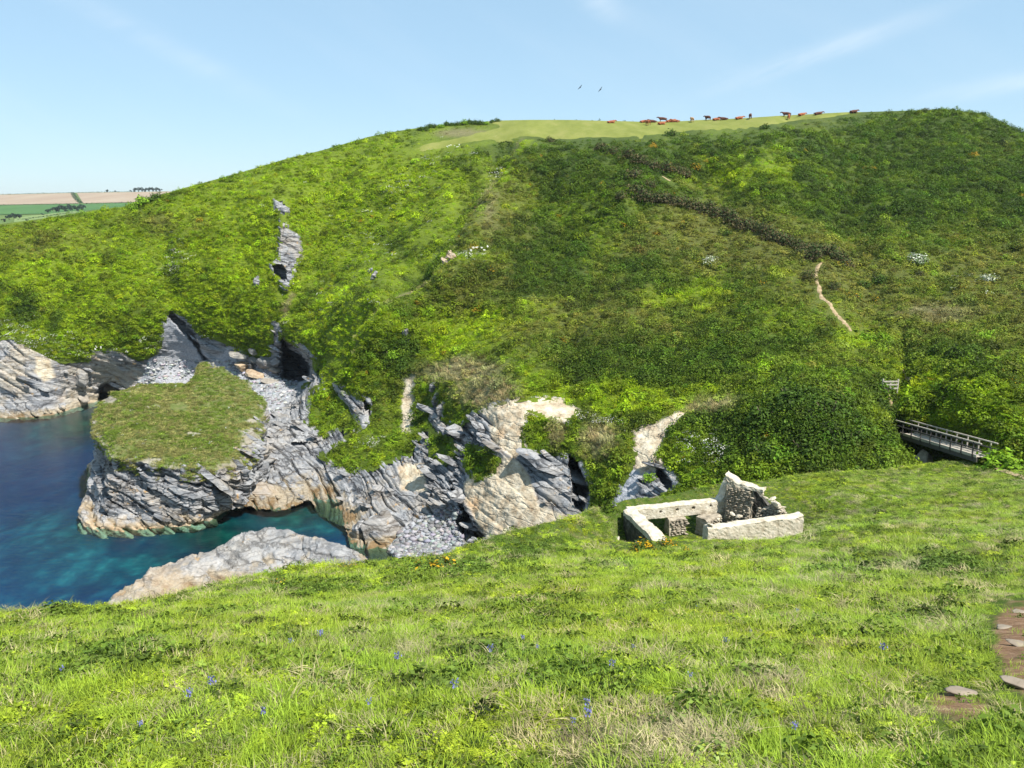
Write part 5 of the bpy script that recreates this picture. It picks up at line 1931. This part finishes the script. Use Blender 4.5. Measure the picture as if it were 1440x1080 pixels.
SH_BROWN = [shrub_meshes("brown_gorse", 1.0, 1.0, 500, .17, (.115, .092, .040), (.055, .085, .02), .6, 900 + k) for k in range(3)]
SH_GORSE = [shrub_meshes("flowering_gorse", 1.0, .95, 520, .15, (.075, .12, .018), (.55, .33, .015), .28, 910 + k) for k in range(3)]
SH_DARK = [shrub_meshes("dark_shrub", 1.0, 1.0, 560, .17, (.060, .110, .013), None, 0, 920 + k) for k in range(3)]
SH_LIGHT = [shrub_meshes("bright_shrub", 1.0, .9, 560, .18, (.19, .33, .02), None, 0, 930 + k) for k in range(3)]
SH_WHITE = [shrub_meshes("hawthorn", 1.0, .9, 650, .15, (.10, .17, .04), (.62, .64, .52), .55, 940 + k) for k in range(2)]

row = [(846, 212), (862, 216), (880, 222), (898, 228), (916, 234), (934, 239), (952, 243), (964, 246),
       (893, 272), (908, 275), (924, 279), (940, 284), (956, 289), (972, 294), (988, 299), (1004, 303), (1020, 307), (1036, 311), (1052, 316), (1066, 321), (1080, 328), (1094, 335),
       (1108, 341), (1122, 347), (1136, 353), (1150, 359), (1164, 364), (1178, 370), (1128, 362), (1140, 372), (900, 250), (915, 262), (870, 280), (885, 268)]
row = row + [(x + 7, y + 5) for x, y in row[9:28]]
for i, (px, py) in enumerate(row):
    place_shrub("gorse_bush", SH_BROWN[i % 3], hill_surf(px + r.normal() * 3, py + 2)[0] + np.array([0, 0, .05]), r.uniform(1.4, 2.1), "brown withered gorse bush in the dark line of bushes along the hillside path", "gorse bush",
                "withered gorse bushes lining the hillside path")
for px, py, sc, kind_, nm, lab, cat in (
        (1182, 380, 1.3, SH_GORSE, "gorse_bush", "orange flowering gorse bush just right of the top of the sandy footpath", "gorse bush"),
        (1136, 398, 1.4, SH_BROWN, "gorse_bush", "brown gorse bush just left of the sandy footpath", "gorse bush"),
        (1072, 405, 1.0, SH_GORSE, "gorse_bush", "orange tinged gorse bush below the dark line of bushes", "gorse bush"),
        (1200, 415, 1.4, SH_GORSE, "gorse_bush", "gorse bush with orange flowers right of the middle of the sandy footpath", "gorse bush"),
        (1168, 412, 1.2, SH_BROWN, "gorse_bush", "brown gorse bush hugging the right edge of the sandy footpath", "gorse bush"),
        (1232, 412, 1.0, SH_GORSE, "gorse_bush", "yellow gorse bush under the dark rounded shrub", "gorse bush"),
        (1237, 392, 1.6, SH_DARK, "shrub", "dark rounded shrub left of the white hawthorn", "shrub"),
        (1215, 395, 1.3, SH_DARK, "shrub", "low dark shrub between the footpath and the rounded shrub", "shrub"),
        (1206, 406, 0.9, SH_LIGHT, "shrub", "bright yellow green shrub beside the sandy footpath", "shrub"),
        (1290, 372, 2.0, SH_WHITE, "hawthorn_bush", "large hawthorn bush covered in white blossom on the right hillside", "hawthorn"),
        (1388, 391, 1.3, SH_WHITE, "hawthorn_bush", "small pale blossoming hawthorn near the right edge", "hawthorn"),
        (1290, 384, 1.0, SH_BROWN, "gorse_bush", "brown bush right below the white hawthorn", "gorse bush"),
        (1385, 480, 1.4, SH_LIGHT, "shrub", "bright shrub with deep shadow under it on the right hillside", "shrub"),
        (1405, 535, 1.0, SH_GORSE, "gorse_bush", "orange flowering gorse bush near the right edge above the footbridge", "gorse bush"),
        (1425, 545, 0.9, SH_GORSE, "gorse_bush", "rightmost flowering gorse bush above the footbridge", "gorse bush"),
        (1225, 462, 1.6, SH_LIGHT, "shrub", "bright green shrub at the lower end of the sandy footpath", "shrub"),
        (1245, 468, 1.3, SH_LIGHT, "shrub", "light green shrub right of the lower end of the sandy footpath", "shrub"),
        (1275, 500, 1.0, SH_DARK, "shrub", "dark shrub casting shade over the path above the gate", "shrub"),
        (1268, 483, 1.1, SH_DARK, "shrub", "dark shrub higher up the shaded path above the gate", "shrub"),
        (1222, 560, 0.9, SH_BROWN, "gorse_bush", "brown bush between the dark thicket and the gate", "gorse bush"),
        (1000, 371, 1.6, SH_WHITE, "hawthorn_bush", "dull grey green bush with faint blossom in the middle of the hillside", "hawthorn"),
        (1023, 327, 1.1, SH_DARK, "shrub", "dark shrub lying under the line of withered gorse", "shrub"),
        (1075, 180, 1.5, SH_DARK, "shrub", "rounded bush at the lower edge of the cow pasture", "shrub"),
        (945, 190, 2.0, SH_DARK, "shrub", "olive bush bulging into the lower edge of the cow pasture", "shrub"),
        (775, 200, 1.5, SH_BROWN, "gorse_bush", "brown bush at the pasture edge right of the grassy corner", "gorse bush"),
        (850, 214, 1.4, SH_DARK, "shrub", "dark bush at the upper end of the withered line", "shrub"),
        (1300, 157, 1.3, SH_BROWN, "gorse_bush", "brown bush on the skyline at the right end of the pasture", "gorse bush"),
        (1318, 156, 1.2, SH_DARK, "shrub", "dark bush on the skyline near the hill's highest point", "shrub"),
        (1382, 161, 1.2, SH_DARK, "shrub", "small bush sticking up from the right shoulder of the hill", "shrub"),
        (488, 372, 1.4, SH_DARK, "shrub", "dark olive bush alone on the bright slope right of the slate outcrop", "shrub"),
        (690, 382, 1.2, SH_GORSE, "gorse_bush", "yellowish gorse patch right of the small tan outcrop", "gorse bush"),
        (205, 285, 2.4, SH_LIGHT, "shrub", "bright bushy shrub on the skyline where the fields disappear behind the hill", "shrub"),
        (222, 280, 2.0, SH_DARK, "shrub", "darker shrub on the skyline joined to the bright one", "shrub"),
        (192, 292, 1.6, SH_LIGHT, "shrub", "lowest shrub of the group on the left skyline", "shrub"),
        (570, 520, 1.5, SH_DARK, "shrub", "dark shrub left of the brown earth gully", "shrub"),
        (552, 500, 1.7, SH_LIGHT, "shrub", "leafy green shrub at the top of the grassy rib", "shrub"),
        (598, 545, 1.2, SH_LIGHT, "shrub", "bright shrub right of the brown earth gully", "shrub"),
        (912, 672, 0.9, SH_LIGHT, "shrub", "green bush growing in the clay bank behind the ruin", "shrub"),
        (1085, 600, 2.0, SH_DARK, "shrub", "dark glossy shrub on the left of the thicket", "shrub"),
        (1120, 580, 2.2, SH_DARK, "shrub", "tallest dark shrub in the middle of the thicket", "shrub"),
        (1160, 595, 2.0, SH_DARK, "shrub", "dark shrub on the right of the thicket", "shrub"),
        (1190, 625, 1.7, SH_DARK, "shrub", "dark shrub at the lower right of the thicket", "shrub"),
        (1075, 645, 1.6, SH_DARK, "shrub", "dark shrub at the foot of the thicket behind the ruin", "shrub"),
        (1130, 640, 1.8, SH_DARK, "shrub", "dark shrub at the foot of the thicket right of the ruin", "shrub")):
    i = int(r.integers(len(kind_)))
    place_shrub(nm, kind_[i], hill_surf(px, py)[0] - np.array([0, 0.2, .25]), sc, lab, cat)
P = world_pt(1415, 640, 56)
place_shrub("shrub", SH_LIGHT[0], P - np.array([0, 0, 1.3]), (2.6, 2.0, 1.9), "wide rounded green bush right of the near end of the footbridge", "shrub")

# gorse on the near slope
for px, py, sc, lab in ((905, 776, 1.15, "dark prickly gorse bush in front of the ruin's left wall"), (938, 768, .85, "yellow flowering gorse against the low end of the ruin's left wall"),
                        (608, 803, .95, "yellow flowering gorse bush near the edge above the pebble beach"), (493, 800, .5, "small yellow gorse bush on the grass edge above the rock ledge"),
                        (403, 822, .5, "small gorse with yellow tips on the grass edge above the middle of the rock ledge"), (965, 776, .5, "low gorse bush in front of the ruin's doorway gap")):
    P = near_at(px, py, 12, 60)
    place_shrub("gorse_bush", SH_GORSE[int(r.integers(3))], P - np.array([0, 0, .1]), (sc, sc, sc * .8), lab, "gorse bush")

# ---------------------------------------------------------------- wild flowers
def flower_head(n, rad, sz, col):
    rr_ = np.random.default_rng(int(rad * 1000))
    C = np.stack([rr_.normal(size=n) * rad, rr_.normal(size=n) * rad, rr_.uniform(.15, .45, n)], 1)
    Nn = unit(np.array([[0, -.6, 1.0]]) + rr_.normal(size=(n, 3)) * .4)
    D = unit(np.cross(Nn, rr_.normal(size=(n, 3))))
    V, F = leaf_quads(C, D, Nn, np.full(n, sz), np.full(n, sz * .8))
    return V, F, np.ones(len(V))


FL = [proto("f", flower_head(9, .38, .13, 0)) for _ in range(2)]
fz = [(60, 488, 60, 14, 150), (120, 500, 25, 6, 80), (20, 465, 30, 16, 90), (240, 375, 28, 14, 60), (245, 350, 8, 22, 30), (215, 488, 20, 8, 40), (480, 300, 90, 40, 50), (560, 265, 26, 12, 45), (660, 362, 18, 8, 40),
      (620, 225, 40, 22, 40), (530, 350, 50, 30, 40), (525, 625, 14, 10, 22), (455, 420, 50, 30, 25), (700, 235, 10, 6, 15), (840, 592, 26, 4, 30), (1010, 640, 14, 16, 40), (970, 640, 10, 14, 18), (290, 470, 20, 6, 20), (395, 470, 10, 20, 15), (1330, 400, 60, 30, 10)]
fp = []
for x, y, sx, sy, n in fz:
    qx, qy = x + r.normal(size=n) * sx * .7, y + r.normal(size=n) * sy * .7
    fp.append(hill_surf(qx, qy))
fp = np.concatenate(fp) + np.array([0, -.25, .25])
n = len(fp)
scatter("white_wildflowers", fp, r.lognormal(-.25, .45, n), np.ones((n, 3)) * r.uniform(.35, .65, n)[:, None] * np.array([1, 1, .88]), r.integers(0, 2, n), FL, seed=5)
kp = CAP_BARE[2:20].ravel() < .3
cc_ = CAP_ALL[2:20].reshape(-1, 3)[kp]
cc_ = cc_[r.choice(len(cc_), 50)]
scatter("stack_flowers", cc_ + np.array([0, 0, .05]), r.uniform(.3, .6, 50), np.ones((50, 3)) * .7, r.integers(0, 2, 50), [proto("f", flower_head(8, .3, .16, 0))], seed=6)

bb_v, bb_f, bb_c, o_ = [], [], [], 0
rr_ = np.random.default_rng(44)
V, F, S = blades(rr_, 5, .03, .20, .006, .35, 3)
bb_v.append(V); bb_f.append(F); bb_c.append(np.tile((.10, .20, .03), (len(V), 1))); o_ = len(V)
stem_me = mesh_obj("stalk", V, F, M_OWNLEAF, attrs={"shade": bb_c[0]}, link=False).data
n = 26
C = np.stack([rr_.normal(size=n) * .022, rr_.normal(size=n) * .022, rr_.uniform(.11, .20, n)], 1)
D = unit(np.stack([rr_.normal(size=n) * .5, rr_.normal(size=n) * .5, -np.ones(n)], 1))
Nn = unit(rr_.normal(size=(n, 3)))
V, F = leaf_quads(C, D, Nn, np.full(n, .034), np.full(n, .022))
bell_me = mesh_obj("bells", V, F, M_OWNLEAF, attrs={"shade": np.tile((.20, .20, .48), (len(V), 1)) * rr_.uniform(.7, 1.3, len(V))[:, None]}, link=False).data
spots = [(825, 1015), (826, 1033), (806, 1037), (970, 970), (1115, 1048), (756, 925), (890, 924), (1020, 918), (1055, 900), (735, 912), (372, 1024), (300, 985), (268, 1000), (452, 908), (410, 918), (980, 862), (935, 858), (1120, 870),
         (1210, 790), (1160, 768), (560, 945), (1300, 850), (640, 990), (200, 1040), (520, 1010), (90, 960), (1240, 930), (690, 935), (860, 955), (610, 880)]
for px, py in spots:
    P = near_at(px, py, 2.5, 40)
    b = thing("bluebell", "small blue violet bluebell standing in the foreground grass", "flower", P + np.array([0, 0, .05]), r.uniform(0, 6.28), "bluebells scattered through the foreground grass")
    b.scale = (r.uniform(.32, .62),) * 3
    for nm, me in (("stalk", stem_me), ("bells", bell_me)):
        c = bpy.data.objects.new(nm, me)
        COL.objects.link(c)
        c.parent = b

# flat stones bedded in the trodden earth on the right
for k, (px, py, sz, lab) in enumerate(((1436, 862, .16, "pale flat stone at the top of the earth path by the right edge"), (1413, 884, .17, "long pale slate at the left edge of the earth path"), (1432, 908, .18, "broad slate in the middle of the earth path at the right edge"),
                                  (1436, 968, .14, "slate at the narrow lower end of the earth path"), (1352, 978, .12, "pale slate in the bare earth patch left of the path"))):
    P = near_at(px, py, 2.5, 30)
    v, f = make_rock("path_stone", None, (sz, sz * .55, .022), (.05, .08, r.uniform(-.5, .5)), 700 + k, 3, .7)
    o = mesh_obj("path_stone", v, f, M_PATHSTONE if k else (M_PATHSTONE := flat_mat("path_slate", (.23, .19, .145))))
    o.location = tuple(float(q) for q in P + np.array([0, 0, .02]))
    tag(o, lab, "stone")

# ---------------------------------------------------------------- red cows on the pasture
def skin_mesh(name, pts, edges, radii, mat, levels=1):
    me = bpy.data.meshes.new(name)
    me.from_pydata(pts, edges, [])
    o = bpy.data.objects.new(name, me)
    COL.objects.link(o)
    md = o.modifiers.new("skin", 'SKIN')
    lay = me.skin_vertices[0].data if me.skin_vertices else None
    if lay is None:
        bm = bmesh.new(); bm.from_mesh(me); bm.verts.layers.skin.verify(); bm.to_mesh(me); bm.free()
        lay = me.skin_vertices[0].data
    for i, q in enumerate(radii):
        lay[i].radius = (q, q) if np.isscalar(q) else q
        lay[i].use_root = (i == 0)
    sd = o.modifiers.new("sub", 'SUBSURF')
    sd.levels = levels
    dg = bpy.context.evaluated_depsgraph_get()
    out = bpy.data.meshes.new_from_object(o.evaluated_get(dg))
    out.name = name
    bpy.data.objects.remove(o)
    bpy.data.meshes.remove(me)
    out.materials.clear()
    out.materials.append(mat)
    out.polygons.foreach_set("use_smooth", np.ones(len(out.polygons), bool))
    return out


M_COW = flat_mat("red_brown_hide", (.29, .09, .035), .3, 2.0, .7)
M_COW_DARK = flat_mat("dark_hide", (.10, .036, .022), .3, 2.0, .7)
M_COW_TAN = flat_mat("tan_hide", (.42, .24, .11), .25, 2.0, .7)
M_HORN = flat_mat("horn", (.5, .45, .36))


def cow_mesh(pose, mat):
    z = 0 if pose != 'lying' else -.62
    P = [(-.70, 0, 1.10), (-.15, 0, 1.02), (.35, 0, 1.03), (.72, 0, 1.10)]
    R = [(.30, .34), (.36, .40), (.34, .40), (.26, .32)]
    E = [(0, 1), (1, 2), (2, 3)]

    def add(p, q, parent):
        P.append(p); R.append(q); E.append((parent, len(P) - 1))
        return len(P) - 1
    if pose == 'grazing':
        a = add((1.05, 0, .95), .18, 3); b = add((1.30, .04, .60), .13, a); c = add((1.42, .05, .34), .13, b); add((1.55, .05, .12), .085, c)
    else:
        a = add((1.05, 0, 1.30), .18, 3); b = add((1.28, .05, 1.45), .14, a); c = add((1.48, .08, 1.36), .13, b); add((1.70, .11, 1.20), .085, c)
    if pose == 'lying':
        for s in (-1, 1):
            k = add((-.72, s * .34, .92), .17, 0); k = add((-.25, s * .48, .72), .10, k); add((-.60, s * .52, .68), .06, k)
            k = add((.66, s * .28, .90), .13, 3); k = add((.95, s * .30, .72), .08, k); add((.70, s * .34, .66), .06, k)
    else:
        for s in (-1, 1):
            k = add((-.78, s * .22, .78), .16, 0); k = add((-.90, s * .22, .46), .075, k); k = add((-.82, s * .22, .10), .06, k); add((-.78, s * .22, .02), .065, k)
            k = add((.66, s * .19, .74), .13, 3); k = add((.68, s * .19, .42), .075, k); k = add((.67, s * .19, .08), .055, k); add((.69, s * .19, .02), .06, k)
    t_ = add((-1.02, 0, 1.12), .05, 0); add((-1.10, 0, .62), .035, t_)
    P = [(x, y, zz + z) for x, y, zz in P]
    return skin_mesh("cow_body", P, E, R, mat), (P[6 - 0], pose)


COWS = {}
for pose in ('standing', 'grazing', 'lying'):
    for nm, m in (('red', M_COW), ('dark', M_COW_DARK), ('tan', M_COW_TAN)):
        COWS[pose, nm] = cow_mesh(pose, m)[0]
ear_me = mesh_obj("ear", [(0, 0, 0), (.03, .12, .03), (-.03, .2, .0), (-.05, .08, -.03)], [(0, 1, 2), (0, 2, 3)], M_COW, link=False).data
HEADP = {'standing': (1.38, .06, 1.50), 'lying': (1.38, .06, .88), 'grazing': (1.34, .04, .56)}
herd = [(859, 174, 'lying', 'red', 0.2, "red cow lying at the left end of the herd below the skyline bushes"), (911, 177, 'standing', 'red', 1.9, "red cow standing foremost in the left cluster of the herd"),
        (905, 173, 'lying', 'red', 0.1, "leftmost red cow lying on the skyline in the left cluster"), (918, 172, 'lying', 'dark', 3.2, "dark red cow lying second in the left cluster"),
        (930, 176, 'lying', 'red', 0.3, "bright red cow lying in front of the left cluster"), (932, 171, 'standing', 'dark', 2.9, "dark cow standing behind the foremost lying red cow"),
        (942, 172, 'lying', 'red', 0.0, "red cow lying right of the dark standing cow on the skyline"), (950, 172, 'lying', 'red', 3.1, "last red cow of the left cluster lying on the skyline"),
        (973, 173, 'standing', 'tan', 1.6, "pale tan cow standing with its rump turned to the viewer"), (995, 170, 'standing', 'dark', 2.0, "small dark cow on the skyline right of the pale tan cow"),
        (1007, 170, 'lying', 'red', .2, "tan red cow lying left of its pair in the middle of the skyline"), (1018, 169, 'lying', 'dark', 2.9, "dark cow lying right of its pair in the middle of the skyline"),
        (1039, 168, 'lying', 'red', .1, "long red cow lying alone on the skyline left of the standing dark cow"), (1055, 168, 'standing', 'dark', 1.2, "dark cow standing upright on the skyline in the middle right"),
        (1106, 166, 'standing', 'dark', 2.6, "dark red cow standing sideways at the back of the right pair"), (1109, 169, 'grazing', 'red', 4.4, "large red cow standing head down in front of the right pair"),
        (1127, 163, 'lying', 'red', .3, "small red cow lying just right of the standing pair"), (1150, 161, 'lying', 'dark', 0.0, "dark red cow lying apart on the skyline to the right"), (1200, 159, 'lying', 'dark', .2, "rightmost cow lying alone on the skyline")]
for px, py, pose, colr, rz, lab in herd:
    cy_ = max(py, crest_f(px) + 1.5)
    P = far_point([px], [cy_])[0]
    P[2] += 0.08
    o = thing("cow", lab, "cow", P, rz, "red cows grazing on the hilltop pasture")
    o.scale = (.86,) * 3
    body = bpy.data.objects.new("body", COWS[pose, colr])
    COL.objects.link(body)
    body.parent = o
    for sg in (1, -1):
        e_ = bpy.data.objects.new("ear", ear_me)
        COL.objects.link(e_)
        e_.parent = o
        e_.location = HEADP[pose]
        e_.scale = (1, sg, 1)

# two birds in the air above the pasture
M_BIRD = flat_mat("dark_plumage", (.02, .02, .022))
bird_v = [(.30, 0, 0), (.12, .07, 0), (-.15, .06, 0), (-.38, .08, 0), (-.38, -.08, 0), (-.15, -.06, 0), (.12, -.07, 0), (.02, 0, .07), (.02, 0, -.06),
          (.12, .45, .16), (-.12, .5, .15), (-.06, .85, .05), (.12, -.45, .16), (-.12, -.5, .15), (-.06, -.85, .05)]
bird_f = [(0, 1, 7), (1, 2, 7), (2, 3, 7), (3, 4, 7), (4, 5, 7), (5, 6, 7), (6, 0, 7), (1, 0, 8), (2, 1, 8), (3, 2, 8), (4, 3, 8), (5, 4, 8), (6, 5, 8), (0, 6, 8),
          (1, 9, 10, 2), (9, 11, 10), (6, 5, 13, 12), (12, 13, 14)]
for px, py, rx, lab in ((816, 123, -.75, "left one of two small dark birds flying above the pasture"), (844.5, 126, -.9, "right one of two small dark birds flying above the pasture")):
    o = mesh_obj("bird", bird_v, bird_f, M_BIRD)
    o.location = tuple(float(q) for q in world_pt(px, py, 150))
    o.rotation_euler = (rx, .2, .8)
    o.scale = (.7,) * 3
    tag(o, lab, "bird", "birds over the pasture")

# ---------------------------------------------------------------- skyline hedge, far fields and their trees
far_bush = [shrub_meshes("far_bush", 1.0, 1.2, 260, .3, (.04, .075, .02), None, 0, 960 + k, low=-.5) for k in range(3)]
for i, px in enumerate((782, 792, 812, 820, 828, 836, 846, 852, 862, 866, 872, 882, 892, 900, 960, 985)):
    P = far_point([px], [crest_f(px) + .8])[0]
    P[1] += 5
    place_shrub("hedge_bush", far_bush[i % 3], P, (r.uniform(.6, 1.0), r.uniform(.6, 1.0), r.uniform(.5, 1.15)), "small dark hedge bush on the skyline behind the grazing cows", "bush", "bushes of the skyline hedge")
for i, px in enumerate(range(702, 905, 9)):
    P = far_point([px], [crest_f(px) + .6])[0]
    P[1] += 4.5
    place_shrub("hedge_bush", SH_BROWN[i % 3], P, (1.0, .8, .45), "low brownish hedge bush along the top edge of the pasture", "bush", "low bushes along the pasture's top edge")
for i, px in enumerate(range(596, 702, 8)):
    P = hill_surf(px, crest_f(px) + r.uniform(1, 6))[0]
    place_shrub("hedge_bush", (SH_DARK + SH_LIGHT[:1])[i % 4], P, r.uniform(.9, 1.5), "dark green bush on the skyline left of the pasture", "bush", "bushes on the skyline left of the pasture")

t = NT("far_ground")
pp = t.pos()
M_FARG = t.surface(t.principled(t.ramp(t.noise(pp, .012, 5, .6), [(.3, (.075, .12, .035)), (.6, (.12, .17, .05))]), .95, .05))
M_FGREEN = t.m


def field_mat(name, a, b, sc):
    t = NT(name)
    pp = t.pos()
    return t.surface(t.principled(t.mix(t.rng(t.noise(t.mapping(pp, scale=(1, .15, 1)), sc, 5, .65), .3, .7), a, b), .95, .05))


M_STRAW = field_mat("straw_field", (.27, .20, .145), (.34, .275, .20), .03)
M_GREENF = field_mat("green_field", (.055, .125, .04), (.08, .16, .05), .02)
M_PALEF = field_mat("pale_field", (.14, .20, .07), (.18, .23, .09), .02)
far_dep = lambda px, py: np.interp(py, [262, 270, 288, 296, 306, 318, 330], [1500, 1400, 1050, 860, 640, 430, 330])
FCREST = [(-900, 282), (-300, 277), (0, 273.5), (100, 271), (232, 269), (420, 268), (700, 270)]
fxs = np.linspace(-900, 560, 120)
frs = np.linspace(0, 1, 40)
FX = np.repeat(fxs[None], 40, 0)
FT = np.interp(FX, *zip(*FCREST))
FY = 334 + (FT - 334) * frs[:, None]


def far_land(px, py):
    p = world_pt(px, py, far_dep(px, py + (271 - np.interp(px, *zip(*FCREST)))))
    return p


FP = far_land(FX, FY)
bk = []
for dy, dz in ((200, -4), (900, -40), (3000, -200)):
    q = FP[-1].copy(); q[:, 0] *= (q[:, 1] + dy) / q[:, 1]; q[:, 1] += dy; q[:, 2] += dz
    bk.append(q)
ft = FP[0].copy(); ft[:, 1] -= 60; ft[:, 2] -= 90
FPP = np.concatenate([ft[None], FP, np.stack(bk)], 0)
tag(mesh_obj("distant_hill", FPP.reshape(-1, 3), grid_faces(44, 120), M_FARG, smooth=True), kind='structure')


def field(name, x0, x1, ytop, ybot, mat, shear=0.0):
    k = np.linspace(0, 1, 24)
    rows = []
    for s in np.linspace(0, 1, 10):
        x = x0 + (x1 - x0) * k + shear * (1 - s)
        y = ytop(x) + (ybot(x) - ytop(x)) * s
        p = far_land(x, y)
        p[:, 2] += .5
        rows.append(p)
    G = np.stack(rows)
    return tag(mesh_obj(name, G.reshape(-1, 3), grid_faces(10, 24), mat, smooth=True), kind='structure')


fc = lambda x: np.interp(x, *zip(*FCREST)) + .8
mid_l = lambda x: np.interp(x, [-900, 0, 110, 200, 560], [296, 288.5, 286.5, 284.5, 280])
field("straw_field", -880, 111, fc, mid_l, M_STRAW, -9)
field("straw_field", 117, 540, fc, mid_l, M_STRAW, -9)
field("green_field", -880, 540, lambda x: mid_l(x) + 1.0, lambda x: mid_l(x) + 14, M_GREENF)
field("pale_field", 20, 400, lambda x: np.interp(x, [20, 100, 200, 400], [307, 298, 289, 284]), lambda x: np.interp(x, [20, 100, 200, 400], [318, 312, 305, 300]), M_PALEF)
far_tree = []
for k in range(3):
    rr_ = np.random.default_rng(70 + k)
    parts = []
    for j in range(7):
        v, f, s_ = dome_leaves(rr_, 90, 2.2, 1.9, 1.0, low=-.8)
        parts.append((v + np.array([rr_.normal() * 1.7, rr_.normal() * 1.7, 3.9 + rr_.normal() * 1.3]), f, s_))
    v, f, s_ = merge(*parts)
    crown = mesh_obj("crown", v, f, M_OWNLEAF, attrs={"shade": np.repeat(s_[:, None], 3, 1) * np.array((.03, .05, .03))}, link=False).data
    tv, tf = [], []
    for lv, (z, q) in enumerate(((-.5, .45), (2.5, .32), (5.5, .14))):
        tv += [(q * math.cos(a), q * math.sin(a), z) for a in np.linspace(0, 2 * math.pi, 6, endpoint=False)]
    for lv in (0, 6):
        tf += [(lv + j, lv + (j + 1) % 6, lv + 6 + (j + 1) % 6, lv + 6 + j) for j in range(6)]
    trunk = mesh_obj("trunk", tv, tf, M_BARK, link=False).data
    far_tree.append((crown, trunk))


def place_tree(px, py, hpx, lab, grp, sx=1.0):
    P = far_land(np.array([float(px)]), np.array([float(py)]))[0]
    sc = hpx / FPX * P[1] / 8.5
    o = thing("tree", lab, "tree", P, r.uniform(0, 6.28), grp)
    o.scale = (sc * sx, sc * sx, sc)
    c_, t_ = far_tree[int(r.integers(3))]
    for nm, me in (("crown", c_), ("trunk", t_)):
        k = bpy.data.objects.new(nm, me)
        COL.objects.link(k)
        k.parent = o


for px in (190, 195, 200, 205, 210, 215, 220, 225):
    place_tree(px, 270, 7.5 if px < 225 else 6.5, "dark tree in the row on the far skyline above the straw field", "trees in the row on the far skyline", .75)
place_tree(151, 270.8, 5, "left one of two lone small trees on the far skyline", None, .8)
place_tree(162, 270.6, 3.6, "right and smaller of two lone trees on the far skyline", None, .8)
place_tree(184, 270, 3.6, "small tree left of the tree row on the far skyline", None, .8)
for px, py, h in ((68, 300, 7), (76, 299, 10), (83, 299, 12), (91, 298, 12), (99, 297, 11.5), (108, 297, 10.5), (115, 296, 10)):
    place_tree(px, py, h, "dark tree of the copse in the green field on the left", "trees of the copse in the green field", .95)
for px, py, h in ((13, 309, 9), (20, 308, 9.5), (28, 308, 9), (6, 312, 6), (38, 311, 4), (60, 303, 4)):
    place_tree(px, py, h, "dark bushy tree at the left edge below the green field", "trees at the left edge below the green field", 1.0)
hedge_me = []
for k in range(2):
    rr_ = np.random.default_rng(170 + k)
    v, f, s_ = dome_leaves(rr_, 120, 6.0, 2.4, 1.3, low=-.2)
    hedge_me.append(mesh_obj("far_hedge", v, f, M_OWNLEAF, attrs={"shade": np.repeat(s_[:, None], 3, 1) * np.array((.05, .085, .03))}, link=False).data)


def far_hedge(pts, lab, step=7.0, sc=1.0):
    P = np.array(pts, float)
    W = far_land(P[:, 0], P[:, 1])
    seg = np.r_[0, np.cumsum(np.linalg.norm(np.diff(W, axis=0), axis=1))]
    s = np.arange(0, seg[-1], step)
    V, F, C, o = [], [], [], 0
    for q in s:
        p = np.array([np.interp(q, seg, W[:, k]) for k in range(3)])
        v, f, s_ = dome_leaves(r, 26, step * .7, 2.2 * sc * r.uniform(.7, 1.2), 1.6 * sc)
        V.append(v + p); F.append(f + o); o += len(v)
        C.append(np.repeat(s_[:, None], 3, 1) * np.array((.055, .09, .035)))
    tag(mesh_obj("hedge", np.concatenate(V), np.concatenate(F), M_OWNLEAF, attrs={"shade": np.concatenate(C)}), lab, "hedge")


far_hedge([(-200, 276), (0, 273.8), (100, 271.2), (190, 269.8)], "thin dark hedge along the far skyline above the straw fields", 9, .8)
far_hedge([(-200, 291), (0, 288.8), (60, 287.8), (116, 286.8), (200, 284.8)], "hedge between the straw fields and the green field", 7, .7)
far_hedge([(102, 271.5), (104, 276), (109, 282), (114, 286)], "green overgrown hedge running downhill between the two straw fields", 6, .75)
far_hedge([(30, 310), (100, 299.5), (200, 289)], "low hedge along the pale field below the copse", 6, .5)

# worn path that leaves the near end of the footbridge
pp_ = [(1381, 645), (1388, 650), (1398, 658), (1410, 664), (1424, 669), (1442, 674), (1470, 684)]
Wp = np.stack([near_at(x, y, 30, 62) for x, y in pp_])
sg = np.linspace(0, len(Wp) - 1, 50)
Wp = np.stack([np.interp(sg, np.arange(len(Wp)), Wp[:, k]) for k in range(3)], 1)
dn = np.gradient(Wp[:, :2], axis=0)
dn = np.stack([-dn[:, 1], dn[:, 0]], 1)
dn /= np.linalg.norm(dn, axis=1, keepdims=True)
G = np.stack([np.c_[Wp[:, :2] + dn * k, near_z(*(Wp[:, :2] + dn * k).T) + .13] for k in (-.26, -.1, .1, .26)])
tag(mesh_obj("footpath", G.reshape(-1, 3), grid_faces(4, 50), M_PATH, smooth=True), kind='structure')

# ---------------------------------------------------------------- sea air
hz = bpy.data.materials.new("sea_air")
hz.use_nodes = True
hn = hz.node_tree.nodes
hn.clear()
ho = hn.new("ShaderNodeOutputMaterial")
pv = hn.new("ShaderNodeVolumePrincipled")
pv.inputs["Color"].default_value = (0.80, 0.88, 0.97, 1)
pv.inputs["Density"].default_value = 0.00009
pv.inputs["Anisotropy"].default_value = 0.3
hz.node_tree.links.new(pv.outputs[0], ho.inputs["Volume"])
hx0, hx1, hy0, hy1, hz0, hz1 = -9000.0, 9000.0, -200.0, 6000.0, -420.0, 160.0
hv = [(x, y, z) for z in (hz0, hz1) for x, y in ((hx0, hy0), (hx1, hy0), (hx1, hy1), (hx0, hy1))]
hf = [(3, 2, 1, 0), (4, 5, 6, 7), (0, 1, 5, 4), (1, 2, 6, 5), (2, 3, 7, 6), (3, 0, 4, 7)]
tag(mesh_obj("haze", hv, hf, hz), kind='stuff')
